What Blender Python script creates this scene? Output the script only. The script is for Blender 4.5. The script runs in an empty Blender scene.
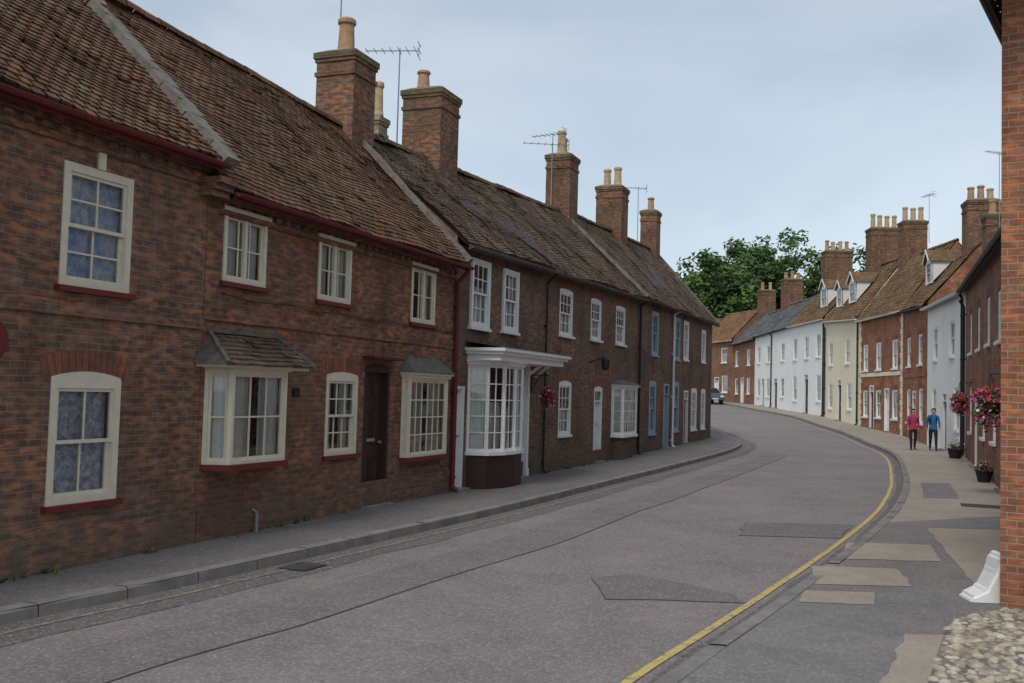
import bpy, math, random, bmesh
from mathutils import Matrix, Vector, noise
random.seed(7)
S=bpy.context.scene
# ------------------------------------------------------------------ terrain
def ter(y):
    P=[(-600,0),(30,0),(44,.08),(50,.26),(58,.5),(66,.84),(75,1.07),(85,1.4),(95,1.55),(120,1.8),(400,3),(2000,3.2)]
    for (a,b),(c,d) in zip(P,P[1:]):
        if y<=c: return b+(d-b)*(y-a)/(c-a)
    return 3.2
# ------------------------------------------------------------------ materials
class N:
    def __init__(s,name,rough=.85,spec=.3):
        s.m=bpy.data.materials.new(name); s.m.use_nodes=True
        s.t=s.m.node_tree; s.n=s.t.nodes; s.b=s.n['Principled BSDF']
        s.b.inputs['Roughness'].default_value=rough
        s.b.inputs['Specular IOR Level'].default_value=spec
    def new(s,ty,**k):
        n=s.n.new(ty)
        for a,v in k.items(): setattr(n,a,v)
        return n
    def l(s,a,b): s.t.links.new(a,b)
    def co(s,what='Object'):
        return s.new('ShaderNodeTexCoord').outputs[what]
    def noise(s,vec,scale,detail=3,rough=.55,dist=0):
        n=s.new('ShaderNodeTexNoise'); s.l(vec,n.inputs['Vector'])
        n.inputs['Scale'].default_value=scale; n.inputs['Detail'].default_value=detail
        n.inputs['Roughness'].default_value=rough; n.inputs['Distortion'].default_value=dist
        return n.outputs['Fac']
    def scale(s,vec,v):
        n=s.new('ShaderNodeVectorMath',operation='MULTIPLY'); s.l(vec,n.inputs[0]); n.inputs[1].default_value=v
        return n.outputs[0]
    def ramp(s,fac,pts):
        n=s.new('ShaderNodeValToRGB'); s.l(fac,n.inputs[0]); e=n.color_ramp.elements
        while len(e)<len(pts): e.new(.5)
        for i,(p,c) in enumerate(pts):
            e[i].position=p
            e[i].color=(c,c,c,1) if isinstance(c,(int,float)) else (*c,1)
        return n.outputs[0]
    def mix(s,fac,a,b,mode='MIX'):
        n=s.new('ShaderNodeMixRGB',blend_type=mode)
        for i,v in ((0,fac),(1,a),(2,b)):
            if isinstance(v,(int,float)): n.inputs[i].default_value=v
            elif isinstance(v,tuple): n.inputs[i].default_value=(*v,1)
            else: s.l(v,n.inputs[i])
        return n.outputs[0]
    def math(s,op,a,b):
        n=s.new('ShaderNodeMath',operation=op)
        for i,v in ((0,a),(1,b)):
            if isinstance(v,(int,float)): n.inputs[i].default_value=v
            else: s.l(v,n.inputs[i])
        return n.outputs[0]
    def bump(s,h,strength=.4,dist=.01):
        n=s.new('ShaderNodeBump'); s.l(h,n.inputs['Height']); n.inputs['Strength'].default_value=strength
        n.inputs['Distance'].default_value=dist; s.l(n.outputs[0],s.b.inputs['Normal'])
    def col(s,c):
        if isinstance(c,tuple): s.b.inputs['Base Color'].default_value=(*c,1)
        else: s.l(c,s.b.inputs['Base Color'])
        return s.m

def M_brick(name,c1,c2,mort,dark=(.07,.052,.046),damp=True,dk=.55,streak=True,c3=None):
    n=N(name,.95,.12); uv=n.co('UV')
    # slightly wandering courses
    wv=n.new('ShaderNodeTexNoise'); n.l(uv,wv.inputs['Vector']); wv.inputs['Scale'].default_value=1.1; wv.inputs['Detail'].default_value=1
    sb=n.new('ShaderNodeVectorMath',operation='MULTIPLY_ADD'); n.l(wv.outputs['Color'],sb.inputs[0]); sb.inputs[1].default_value=(.05,.05,0); n.l(uv,sb.inputs[2]); uw=sb.outputs[0]
    br=n.new('ShaderNodeTexBrick',offset=.5,squash=1.0,squash_frequency=2)
    n.l(uw,br.inputs['Vector'])
    for k,v in (('Scale',1),('Mortar Size',.0065),('Mortar Smooth',.4),('Bias',0),('Brick Width',.17),('Row Height',.07)):
        br.inputs[k].default_value=v
    br.inputs['Color1'].default_value=(*c1,1); br.inputs['Color2'].default_value=(*c2,1); br.inputs['Mortar'].default_value=(*mort,1)
    f1=n.noise(n.scale(uw,(5.2,14.2,1)),1.0,1,.4)
    f0=n.noise(n.scale(uv,(.5,.8,1)),1.0,4,.65,.6)
    c=n.mix(n.ramp(f1,[(.5,0),(.58,dk)]),br.outputs['Color'],dark)
    c3=c3 or (c1[0]*1.35,c1[1]*1.35,c1[2]*1.2)
    c=n.mix(n.ramp(f1,[(.36,.85),(.43,0)]),c,c3)
    # broad zones: sooty brown against warm orange-red
    gv=(c2[0]*.78,c2[1]*.84,c2[2]*.88)
    c=n.mix(n.ramp(f0,[(.38,.65),(.52,0)]),c,gv)
    c=n.mix(n.ramp(f0,[(.54,0),(.66,.5)]),c,n.mix(1,c,(1.45,1.22,1.05),'MULTIPLY'))
    c=n.mix(n.math('MULTIPLY',br.outputs['Fac'],.7),c,mort)
    f2=n.noise(uv,.9,4,.65,.4)
    c=n.mix(n.ramp(f2,[(.34,.55),(.52,0)]),c,n.mix(1,c,(.52,.49,.46),'MULTIPLY'))
    f4=n.noise(uv,2.6,5,.72)
    c=n.mix(n.ramp(f4,[(.55,0),(.7,.5)]),c,(mort[0]*1.15,mort[1]*1.12,mort[2]*1.05))
    c=n.mix(n.ramp(f4,[(.3,.5),(.43,0)]),c,(.055,.042,.036))
    if streak:
        f5=n.noise(n.scale(uv,(2.6,.22,1)),1.0,3,.6)
        c=n.mix(n.ramp(f5,[(.52,0),(.72,.45)]),c,n.mix(1,c,(.5,.48,.46),'MULTIPLY'))
    if damp:
        sp=n.new('ShaderNodeSeparateXYZ'); n.l(uv,sp.inputs[0])
        mr=n.new('ShaderNodeMapRange'); n.l(sp.outputs[1],mr.inputs[0])
        mr.inputs[1].default_value=.0; mr.inputs[2].default_value=1.0; mr.inputs[3].default_value=1; mr.inputs[4].default_value=0
        f3=n.math('MULTIPLY',mr.outputs[0],n.ramp(f4,[(.35,.1),(.58,1)]))
        c=n.mix(n.math('MULTIPLY',f3,.75),c,(.12,.105,.08))
    n.bump(n.math('ADD',n.math('MULTIPLY',br.outputs['Fac'],-1.0),f1),.7,.009)
    return n.col(c)

def M_tile(name,cols,lich=(.2,.17,.09),la=.6,rough=.97):
    n=N(name,rough,.08); uv=n.co('UV'); ob=n.co('Object')
    fl=n.new('ShaderNodeVectorMath',operation='FLOOR'); n.l(uv,fl.inputs[0])
    wn=n.new('ShaderNodeTexWhiteNoise',noise_dimensions='2D'); n.l(fl.outputs[0],wn.inputs['Vector'])
    k=len(cols)
    c=n.ramp(wn.outputs['Value'],[(i/(k-1) if k>1 else 0,q) for i,q in enumerate(cols)])
    f=n.noise(ob,.7,5,.7,.3)
    c=n.mix(n.ramp(f,[(.35,.65),(.56,0)]),c,n.mix(1,c,(.48,.48,.47),'MULTIPLY'))
    f=n.noise(ob,2.6,5,.75)
    c=n.mix(n.ramp(f,[(.5,0),(.62,la)]),c,lich)
    c=n.mix(n.ramp(f,[(.33,.55),(.45,0)]),c,(.065,.07,.035))
    f=n.noise(ob,22,2,.6)
    c=n.mix(n.ramp(f,[(.52,0),(.66,.55)]),c,n.mix(1,c,(.45,.45,.42),'MULTIPLY'))
    return n.col(c)

def M_plain(name,c,rough=.7,var=.25,sc=3,spec=.3,bump=.15,bs=30,dirt=None):
    n=N(name,rough,spec); ob=n.co('Object')
    f=n.noise(ob,sc,4,.65)
    d=dirt or tuple(v*.55 for v in c)
    cc=n.mix(n.ramp(f,[(.4,0),(.75,var*2)]),c,d)
    if bump>.3: n.bump(n.noise(ob,bs,2),bump,.004)
    return n.col(cc)

def M_render(name,c,dirt):
    n=N(name,.9,.15); uv=n.co('UV')
    f=n.noise(n.scale(uv,(2.2,.3,1)),1,4,.65); cc=n.mix(n.ramp(f,[(.45,0),(.75,.5)]),c,dirt)
    f=n.noise(uv,.9,4,.6); cc=n.mix(n.ramp(f,[(.5,0),(.75,.35)]),cc,dirt)
    return n.col(cc)

def M_glass():
    m=bpy.data.materials.new('window_glass'); m.use_nodes=True; t=m.node_tree; t.nodes.clear()
    o=t.nodes.new('ShaderNodeOutputMaterial'); mx=t.nodes.new('ShaderNodeMixShader')
    tr=t.nodes.new('ShaderNodeBsdfTransparent'); tr.inputs[0].default_value=(.96,.98,.98,1)
    gl=t.nodes.new('ShaderNodeBsdfGlossy'); gl.inputs['Roughness'].default_value=.03
    fr=t.nodes.new('ShaderNodeFresnel'); fr.inputs[0].default_value=1.55
    nz=t.nodes.new('ShaderNodeTexNoise'); nz.inputs['Scale'].default_value=2.2; nz.inputs['Detail'].default_value=1; tc=t.nodes.new('ShaderNodeTexCoord')
    bp=t.nodes.new('ShaderNodeBump'); bp.inputs['Strength'].default_value=.25; bp.inputs['Distance'].default_value=.02
    t.links.new(tc.outputs['Object'],nz.inputs[0]); t.links.new(nz.outputs[0],bp.inputs['Height'])
    t.links.new(bp.outputs[0],gl.inputs['Normal'])
    ad=t.nodes.new('ShaderNodeMath'); ad.operation='ADD'; ad.inputs[1].default_value=.07
    t.links.new(fr.outputs[0],ad.inputs[0]); t.links.new(ad.outputs[0],mx.inputs[0])
    t.links.new(tr.outputs[0],mx.inputs[1]); t.links.new(gl.outputs[0],mx.inputs[2]); t.links.new(mx.outputs[0],o.inputs[0])
    return m

def M_arch(name,cols):
    n=N(name,.95,.12); uv=n.co('UV')
    fl=n.new('ShaderNodeVectorMath',operation='FLOOR'); n.l(uv,fl.inputs[0])
    wn=n.new('ShaderNodeTexWhiteNoise',noise_dimensions='2D'); n.l(fl.outputs[0],wn.inputs['Vector'])
    c=n.ramp(wn.outputs['Value'],[(i/(len(cols)-1),q) for i,q in enumerate(cols)])
    ob=n.co('Object'); f=n.noise(ob,9,3,.6)
    c=n.mix(n.ramp(f,[(.42,0),(.66,.6)]),c,(.08,.06,.055))
    return n.col(c)

def M_asphalt(name,a,b,agg=.35,patch=.5):
    n=N(name,.92,.18); ob=n.co('Object')
    f=n.noise(ob,.35,5,.65,.5)
    c=n.mix(n.ramp(f,[(.35,0),(.65,1)]),a,b)
    f=n.noise(ob,1.6,5,.72); c=n.mix(n.ramp(f,[(.36,patch),(.58,0)]),c,n.mix(1,c,(.72,.72,.74),'MULTIPLY'))
    v=n.new('ShaderNodeTexVoronoi'); n.l(ob,v.inputs['Vector']); v.inputs['Scale'].default_value=48
    sp=n.new('ShaderNodeSeparateColor'); n.l(v.outputs['Color'],sp.inputs[0])
    c=n.mix(n.ramp(sp.outputs[0],[(.1,agg),(.4,0)]),c,n.mix(1,c,(.45,.45,.45),'MULTIPLY'))
    c=n.mix(n.ramp(sp.outputs[1],[(.72,0),(.95,agg)]),c,(.5,.46,.44))
    return n.col(c)

def M_paintline(name,c,under,wear):
    n=N(name,.85,.2); ob=n.co('Object')
    f=n.noise(ob,9,5,.8)
    return n.col(n.mix(n.ramp(f,[(wear-.07,0),(wear+.06,.9)]),under,c))

BR_A=M_brick('brick_weathered',(.32,.145,.085),(.19,.105,.074),(.26,.22,.17))
BR_B=M_brick('brick_weathered_brown',(.34,.135,.077),(.2,.1,.066),(.25,.205,.155),dk=.5)
BR_C=M_brick('brick_dark_brown',(.25,.135,.09),(.16,.1,.073),(.235,.198,.155),dk=.4)
BR_D=M_brick('brick_purple_brown',(.23,.13,.093),(.16,.102,.078),(.225,.188,.152),dk=.4)
BR_R=M_brick('brick_red',(.42,.155,.08),(.29,.108,.065),(.37,.31,.24),damp=False,dk=.3)
BR_R2=M_brick('brick_brown_red',(.36,.155,.092),(.25,.115,.08),(.33,.27,.22),damp=False,dk=.35)
BR_P=M_brick('brick_orange_red',(.4,.155,.08),(.3,.118,.065),(.36,.3,.24),damp=False,dk=.3,streak=False)
BR_CH=M_brick('brick_chimney',(.3,.14,.083),(.19,.108,.073),(.24,.2,.15),damp=False,dk=.6)
BR_CHM=M_brick('brick_chimney_mossy',(.22,.155,.08),(.155,.115,.068),(.22,.19,.12),damp=False,dk=.5)
BR_CH2=M_brick('brick_chimney_buff',(.4,.34,.25),(.28,.23,.17),(.38,.34,.27),damp=False,dk=.3)
ARCH=M_arch('brick_arch',[(.38,.145,.077),(.3,.115,.065),(.21,.095,.062),(.34,.13,.073)])
T_A=M_tile('clay_tiles_brown',[(.13,.082,.056),(.19,.107,.068),(.235,.122,.073),(.15,.093,.067)],lich=(.22,.185,.125))
T_C=M_tile('clay_tiles_grey_brown',[(.13,.098,.075),(.175,.12,.085),(.2,.125,.083),(.14,.108,.083)],lich=(.24,.21,.15))
T_R=M_tile('clay_tiles_ochre',[(.2,.132,.076),(.265,.162,.09),(.22,.12,.07),(.16,.115,.08)],lich=(.3,.235,.11))
T_S=M_tile('slates',[(.16,.165,.17),(.2,.2,.205),(.135,.14,.15),(.22,.215,.205)],lich=(.26,.24,.2),la=.3)
T_O=M_tile('clay_tiles_orange',[(.3,.15,.08),(.24,.125,.075),(.34,.175,.095),(.2,.12,.08)],lich=(.28,.24,.11))
CREAM=M_plain('cream_paint',(.74,.68,.53),.5,.2,8,dirt=(.5,.44,.33))
WHITE=M_plain('white_paint',(.82,.82,.8),.5,.15,6,dirt=(.55,.53,.48))
RW=M_render('white_render',(.86,.86,.84),(.68,.66,.6))
RC=M_render('cream_render',(.82,.73,.55),(.65,.56,.42))
REDP=M_plain('dark_red_paint',(.17,.028,.027),.6,.25,6)
BLUEP=M_plain('pale_blue_paint',(.3,.4,.47),.55,.2,6)
BROWNP=M_plain('dark_brown_paint',(.05,.025,.018),.6,.2,6)
BLACKP=M_plain('black_paint',(.02,.02,.022),.5,.2,6)
LEAD=M_plain('lead_and_moss',(.17,.16,.145),.9,.5,7,dirt=(.08,.075,.055),bump=.5)
MORT=M_plain('cement_fillet',(.23,.21,.18),.95,.5,5,dirt=(.09,.082,.067),bump=.6)
CLAYP=M_plain('clay_pot',(.48,.28,.16),.85,.4,6,dirt=(.24,.15,.1))
CLAYY=M_plain('buff_clay_pot',(.54,.41,.23),.85,.4,6,dirt=(.28,.2,.12))
METAL=M_plain('grey_metal',(.28,.29,.3),.4,.1,6,bump=0)
KERB=M_plain('kerb_stone',(.27,.252,.235),.9,.5,2.2,dirt=(.14,.133,.127),bump=.5)
ASPH=M_asphalt('road_asphalt',(.275,.236,.23),(.225,.197,.194),patch=.5)
ASPH3=M_asphalt('road_asphalt_strip',(.235,.206,.202),(.195,.174,.172),patch=.5)
ASPH2=M_asphalt('road_asphalt_patch',(.205,.186,.185),(.175,.163,.164))
ASPHL=M_asphalt('road_asphalt_edge',(.18,.162,.157),(.145,.133,.13))
SEAM=M_plain('bitumen_seam',(.125,.115,.112),.85,.4,5)
IRON=M_plain('iron_grate',(.06,.058,.056),.7,.4,12)
IRON2=M_plain('iron_bars',(.1,.095,.09),.6,.4,12)
PAVE=M_asphalt('pavement_asphalt',(.245,.232,.22),(.2,.19,.182),agg=.25,patch=.6)
PAVEL=M_asphalt('pavement_asphalt_worn',(.21,.195,.183),(.165,.154,.146),agg=.25,patch=.6)
CONC=M_asphalt('pavement_concrete',(.42,.365,.29),(.34,.3,.24),agg=.2,patch=.5)
CONC2=M_asphalt('pavement_buff',(.4,.35,.285),(.33,.292,.245),agg=.2,patch=.5)
YEL=M_paintline('worn_yellow_paint',(.62,.5,.17),(.25,.22,.18),.44)
YELF=M_paintline('faded_line_paint',(.36,.31,.2),(.18,.165,.157),.52)
GROUND=M_plain('grass_ground',(.06,.085,.03),.95,.4,.4)
PEB=M_arch('pebbles',[(.52,.46,.36),(.4,.34,.25),(.6,.55,.46),(.3,.26,.21)])
GLASS=M_glass()
CURW=M_plain('net_curtain',(.85,.85,.82),.9,.2,5,bump=0,dirt=(.66,.66,.64))
def _cur(name,sc,pts):
    n=N(name,.9,.1); ob=n.co('Object')
    return n.col(n.ramp(n.noise(ob,sc,4,.7,.6),pts))
CURB=_cur('blue_pattern_curtain',11,[(.38,(.34,.5,.84)),(.5,(.58,.7,.88)),(.6,(.88,.89,.9))])
CURG=_cur('grey_blue_lace_curtain',16,[(.4,(.34,.38,.52)),(.52,(.56,.6,.7)),(.62,(.84,.84,.85))])
LEAF=[M_plain('leaves_dark',(.035,.07,.018),.8,.2,1,bump=0),M_plain('leaves_mid',(.065,.12,.028),.8,.2,1,bump=0),M_plain('leaves_light',(.11,.18,.045),.8,.2,1,bump=0)]
BARK=M_plain('bark',(.1,.08,.06),.95,.4,5)
# ------------------------------------------------------------------ mesh builder
class B:
    def __init__(s): s.v=[];s.f=[];s.m=[];s.uv=[];s.mats=[];s.sm=[];s.M=Matrix()
    def mi(s,m):
        if m not in s.mats: s.mats.append(m)
        return s.mats.index(m)
    def face(s,pts,mat,uv=None,smooth=False):
        k=len(s.v); s.v+= [s.M@Vector(p) for p in pts]
        s.f.append(tuple(range(k,k+len(pts)))); s.m.append(s.mi(mat)); s.uv.append(uv); s.sm.append(smooth)
    def box(s,x0,x1,y0,y1,z0,z1,mat,uv=None):
        a=[(x0,y0,z0),(x1,y0,z0),(x1,y1,z0),(x0,y1,z0),(x0,y0,z1),(x1,y0,z1),(x1,y1,z1),(x0,y1,z1)]
        for q in ((0,1,5,4),(1,2,6,5),(2,3,7,6),(3,0,4,7),(4,5,6,7),(3,2,1,0)):
            s.face([a[i] for i in q],mat,[uv]*4 if uv else None)
    def bar(s,p0,p1,w,h,mat,w2=None,h2=None,up=Vector((0,0,1))):
        p0=Vector(p0);p1=Vector(p1);d=(p1-p0).normalized()
        if abs(d.dot(up))>.98: up=Vector((0,1,0))
        r=d.cross(up).normalized(); u=r.cross(d)
        w2=w if w2 is None else w2; h2=h if h2 is None else h2
        a=[p0-r*w/2-u*h/2,p0+r*w/2-u*h/2,p0+r*w/2+u*h/2,p0-r*w/2+u*h/2]
        b=[p1-r*w2/2-u*h2/2,p1+r*w2/2-u*h2/2,p1+r*w2/2+u*h2/2,p1-r*w2/2+u*h2/2]
        s.face([a[0],a[3],a[2],a[1]],mat); s.face(b,mat)
        for i in range(4):
            j=(i+1)%4; s.face([a[i],a[j],b[j],b[i]],mat)
    def rough_bar(s,p0,p1,w,h,mat,n=14,amp=.03,seed=0):
        p0=Vector(p0);p1=Vector(p1); pts=[p0.lerp(p1,i/n)+Vector((noise.noise(Vector((seed,i*.6,0)))*amp,0,noise.noise(Vector((seed+5,i*.8,0)))*amp)) for i in range(n+1)]
        ws=[w*(1+.35*noise.noise(Vector((seed+9,i*.9,1)))) for i in range(n+1)]
        for i in range(n): s.bar(pts[i],pts[i+1],ws[i],h,mat,ws[i+1],h)
    def tube(s,p0,p1,r0,r1,mat,seg=8,cap=True):
        p0=Vector(p0);p1=Vector(p1);d=(p1-p0).normalized(); up=Vector((0,0,1))
        if abs(d.z)>.98: up=Vector((0,1,0))
        r=d.cross(up).normalized(); u=r.cross(d)
        A=[p0+(r*math.cos(t)+u*math.sin(t))*r0 for t in [2*math.pi*i/seg for i in range(seg)]]
        C=[p1+(r*math.cos(t)+u*math.sin(t))*r1 for t in [2*math.pi*i/seg for i in range(seg)]]
        for i in range(seg):
            j=(i+1)%seg; s.face([A[i],A[j],C[j],C[i]],mat,smooth=True)
        if cap: s.face(A[::-1],mat); s.face(C,mat)
    def lathe(s,cx,cy,prof,mat,seg=14):
        for (r0,z0),(r1,z1) in zip(prof,prof[1:]):
            for i in range(seg):
                a=2*math.pi*i/seg;b=2*math.pi*(i+1)/seg
                s.face([(cx+r0*math.cos(a),cy+r0*math.sin(a),z0),(cx+r0*math.cos(b),cy+r0*math.sin(b),z0),
                        (cx+r1*math.cos(b),cy+r1*math.sin(b),z1),(cx+r1*math.cos(a),cy+r1*math.sin(a),z1)],mat,smooth=True)
    def done(s,name,parent=None):
        if not s.v: return None
        me=bpy.data.meshes.new(name); me.from_pydata([tuple(v) for v in s.v],[],s.f)
        for m in s.mats: me.materials.append(m)
        me.polygons.foreach_set('material_index',s.m); me.polygons.foreach_set('use_smooth',s.sm)
        ul=me.uv_layers.new(name='UVMap'); data=[]
        Z=Vector((0,0,1))
        for i,f in enumerate(s.f):
            if s.uv[i] is not None:
                for q in s.uv[i]: data+= [q[0],q[1]]
                continue
            p=[s.v[j] for j in f]; n=(p[1]-p[0]).cross(p[2]-p[0])
            if n.length<1e-12 and len(p)>3: n=(p[2]-p[0]).cross(p[3]-p[0])
            if n.length<1e-12: n=Z.copy()
            n.normalize()
            if abs(n.z)>.95: u=Vector((1,0,0));v=Vector((0,1,0))
            else: u=Z.cross(n).normalized(); v=n.cross(u)
            for q in p: data+=[q.dot(u),q.dot(v)]
        ul.data.foreach_set('uv',data); me.update()
        o=bpy.data.objects.new(name,me); S.collection.objects.link(o)
        if parent: o.parent=parent
        return o
def empty(name,loc=(0,0,0),ang=0):
    e=bpy.data.objects.new(name,None); S.collection.objects.link(e); e.location=loc; e.rotation_euler=(0,0,ang); e.empty_display_size=.3
    return e
# ------------------------------------------------------------------ architectural parts
def wall(b,x0,x1,zb,zt0,zt1,ops,mat,depth=.11,y=0):
    xs=sorted({x0,x1,*[o[0] for o in ops],*[o[1] for o in ops]}); xs=[x for x in xs if x0<=x<=x1]
    zs=sorted({zb,*[o[2] for o in ops],*[o[3] for o in ops]})
    top=lambda x: zt0+(zt1-zt0)*(x-x0)/(x1-x0)
    for a,c in zip(xs,xs[1:]):
        for i,z in enumerate(zs):
            last=i==len(zs)-1
            z2a=top(a) if last else zs[i+1]; z2c=top(c) if last else zs[i+1]
            mx=(a+c)/2; mz=(z+z2a)/2
            if any(o[0]<mx<o[1] and o[2]<mz<o[3] for o in ops): continue
            b.face([(a,y,z),(c,y,z),(c,y,z2c),(a,y,z2a)],mat)
    for o in ops:
        a,c,z,z2=o[:4]; d=y+depth
        b.face([(a,y,z),(a,y,z2),(a,d,z2),(a,d,z)],mat); b.face([(c,y,z),(c,d,z),(c,d,z2),(c,y,z2)],mat)
        b.face([(a,y,z),(a,d,z),(c,d,z),(c,y,z)],mat); b.face([(a,y,z2),(c,y,z2),(c,d,z2),(a,d,z2)],mat)
def sash(P,x0,x1,z0,z1,cols,rows,fm,fw=.065,y=.015,cur=None,mode='full',bar=.02,meet=True,gd=.05):
    W,G,C=P['win'],P['glass'],P['cur']
    W.box(x0,x0+fw,y,y+.1,z0,z1,fm); W.box(x1-fw,x1,y,y+.1,z0,z1,fm)
    W.box(x0+fw,x1-fw,y+.002,y+.1,z1-fw,z1,fm); W.box(x0+fw,x1-fw,y+.002,y+.1,z0,z0+fw*.9,fm)
    a,c,p,q=x0+fw,x1-fw,z0+fw*.9,z1-fw; zm=(p+q)/2; sw=.035
    def leaf(a,c,p,q,yy,rr):
        W.box(a,a+sw,yy,yy+.035,p,q,fm); W.box(c-sw,c,yy,yy+.035,p,q,fm)
        W.box(a+sw,c-sw,yy+.001,yy+.035,p,p+sw*1.1,fm); W.box(a+sw,c-sw,yy+.001,yy+.035,q-sw,q,fm)
        for i in range(1,cols):
            x=a+sw+(c-a-2*sw)*i/cols; W.box(x-bar/2,x+bar/2,yy+.006,yy+.03,p+sw,q-sw,fm)
        for i in range(1,rr):
            z=p+sw+(q-p-2*sw)*i/rr; W.box(a+sw,c-sw,yy+.008,yy+.028,z-bar/2,z+bar/2,fm)
        t=random.uniform(-.006,.006)
        G.face([(a+sw,yy+.02+t,p+sw),(c-sw,yy+.02,p+sw),(c-sw,yy+.02-t,q-sw),(a+sw,yy+.02,q-sw)],GLASS)
    if meet:
        leaf(a,c,zm-.015,q,y+.02,rows//2 or 1); leaf(a,c,p,zm+.02,y+.057,rows-rows//2 or 1)
    else: leaf(a,c,p,q,y+.03,rows)
    if cur:
        fr=lambda: random.uniform(.3,.44)
        segs=[(a,c)] if mode!='sides' else [(a,a+(c-a)*fr()),(c-(c-a)*fr(),c)]
        zt=q if mode!='half' else zm+random.uniform(-.05,.25)
        for u,w in segs:
            k=max(8,int((w-u)/.025)); ph=random.random()*6
            fy=lambda x:y+.125+.016*math.sin(x*55+ph)+.008*math.sin(x*23+ph*2)
            for i in range(k):
                xa=u+(w-u)*i/k; xb=u+(w-u)*(i+1)/k
                C.face([(xa,fy(xa),p),(xb,fy(xb),p),(xb,fy(xb),zt),(xa,fy(xa),zt)],cur,smooth=False)
def sill(P,x0,x1,z,m,pr=.05,h=.055): P['win'].box(x0-.05,x1+.05,-pr,.05,z-h,z+.004,m)
def arch(P,x0,x1,z,rise=.07,h=.22,fill=None):
    b=P['walls']; w=(x1-x0)/2+.1; xc=(x0+x1)/2; R=(w*w+rise*rise)/(2*rise); cz=z+rise-R
    amax=math.asin(w/R); n=max(7,int((x1-x0+.2)/.078)); g=.004/R
    for i in range(n):
        a0=-amax+2*amax*i/n+g; a1=-amax+2*amax*(i+1)/n-g
        p=[(xc+R*math.sin(a0),cz+R*math.cos(a0)),(xc+R*math.sin(a1),cz+R*math.cos(a1)),(xc+(R+h)*math.sin(a1),cz+(R+h)*math.cos(a1)),(xc+(R+h)*math.sin(a0),cz+(R+h)*math.cos(a0))]
        yy=-.006-random.random()*.004; uv=[(i+.5+int(x0*13),int(z*7)+.5)]*4
        b.face([(q[0],yy,q[1]) for q in p],ARCH,uv)
        for j in range(4):
            k=(j+1)%4; b.face([(p[j][0],yy,p[j][1]),(p[j][0],.02,p[j][1]),(p[k][0],.02,p[k][1]),(p[k][0],yy,p[k][1])],ARCH,uv)
    if fill:
        k=10
        pts=[(x0,-.004,z-.03),(x1,-.004,z-.03)]+[(x1-(x1-x0)*i/k,-.004,cz+math.sqrt(max(0,R*R-(x1-(x1-x0)*i/k-xc)**2))) for i in range(k+1)]
        P['win'].face(pts,fill)
def door(P,x0,x1,z0,z1,dm,fm,fan=0,step=True,y=.1,fw=.07):
    D=P['door']
    D.box(x0,x0+fw,-.005,y+.04,z0,z1,fm); D.box(x1-fw,x1,-.005,y+.04,z0,z1,fm); D.box(x0+fw,x1-fw,-.003,y+.04,z1-fw,z1,fm)
    zt=z1-fw
    if fan:
        D.box(x0+fw,x1-fw,0,y+.04,zt-fan-.04,zt-fan,fm); P['glass'].face([(x0+fw,y*.5,zt-fan),(x1-fw,y*.5,zt-fan),(x1-fw,y*.5,zt),(x0+fw,y*.5,zt)],GLASS)
        zt-=fan+.04
    a,c=x0+fw,x1-fw
    D.box(a,c,y,y+.04,z0+.02,zt,dm)
    w=(c-a); H=zt-z0-.02
    for (fa,fb,ga,gb) in ((.1,.46,.05,.36),(.54,.9,.05,.36),(.1,.46,.44,.72),(.54,.9,.44,.72),(.1,.46,.8,.95),(.54,.9,.8,.95)):
        xa,xb,za,zb=a+w*fa,a+w*fb,z0+.02+H*ga,z0+.02+H*gb
        D.box(xa,xb,y-.012,y+.01,za,za+.02,dm);D.box(xa,xb,y-.012,y+.01,zb-.02,zb,dm);D.box(xa,xa+.02,y-.011,y+.01,za+.02,zb-.02,dm);D.box(xb-.02,xb,y-.011,y+.01,za+.02,zb-.02,dm)
        D.box(xa+.04,xb-.04,y-.008,y+.01,za+.04,zb-.04,dm)
    D.tube((c-.08,y-.05,z0+1.0),(c-.08,y,z0+1.0),.025,.02,METAL,8)
    D.box(a+w*.32,a+w*.68,y-.014,y,z0+1.02,z0+1.07,METAL)
    if step: D.box(x0-.03,x1+.03,-.16,y+.04,z0-.2,z0+.02,KERB)
def slope(b,EL,ER,RR,RL,mat,tw=.17,th=.1,lift=.016,sag=.025,seed=0,ext=0):
    EL,ER,RR,RL=map(Vector,(EL,ER,RR,RL))
    nrm=(ER-EL).cross(RL-EL).normalized(); H=((RL-EL).length+(RR-ER).length)/2; L=max((ER-EL).length,(RR-RL).length)
    nr=max(2,int(H/th)); nc=max(2,int(L/tw))
    def P(u,v):
        q=EL.lerp(ER,u).lerp(RL.lerp(RR,u),v)
        d=noise.noise(Vector((q.x*.55,q.y*.55+seed,q.z*.55)))*sag+noise.noise(Vector((q.x*2,q.y*2+seed,q.z*2)))*sag*.35
        return q+nrm*d
    for r in range(nr):
        off=.5 if r%2 else 0
        v0=r/nr; v1=min(1,(r+1.15)/nr); 
        cs=[0]+[(c+off)/nc for c in range(nc+1) if 0<(c+off)/nc<1]+[1]
        for k,(u0,u1) in enumerate(zip(cs,cs[1:])):
            j=random.uniform(0,.011)+(.018 if random.random()<.05 else 0); l=nrm*(lift+j); l2=nrm*(.003)
            g=.0012; sk=random.uniform(-.012,.008)*(RL-EL).normalized()
            a,bq,c,d=P(u0+g,v0)+l+sk,P(u1-g,v0)+l+sk*.5,P(u1-g,v1)+l2,P(u0+g,v1)+l2
            q=(k+.5+seed*17,r+.5); b.face([a,bq,c,d],mat,[q]*4)
            b.face([a-l*1.3,bq-l*1.3,bq,a],mat,[q]*4)
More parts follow.
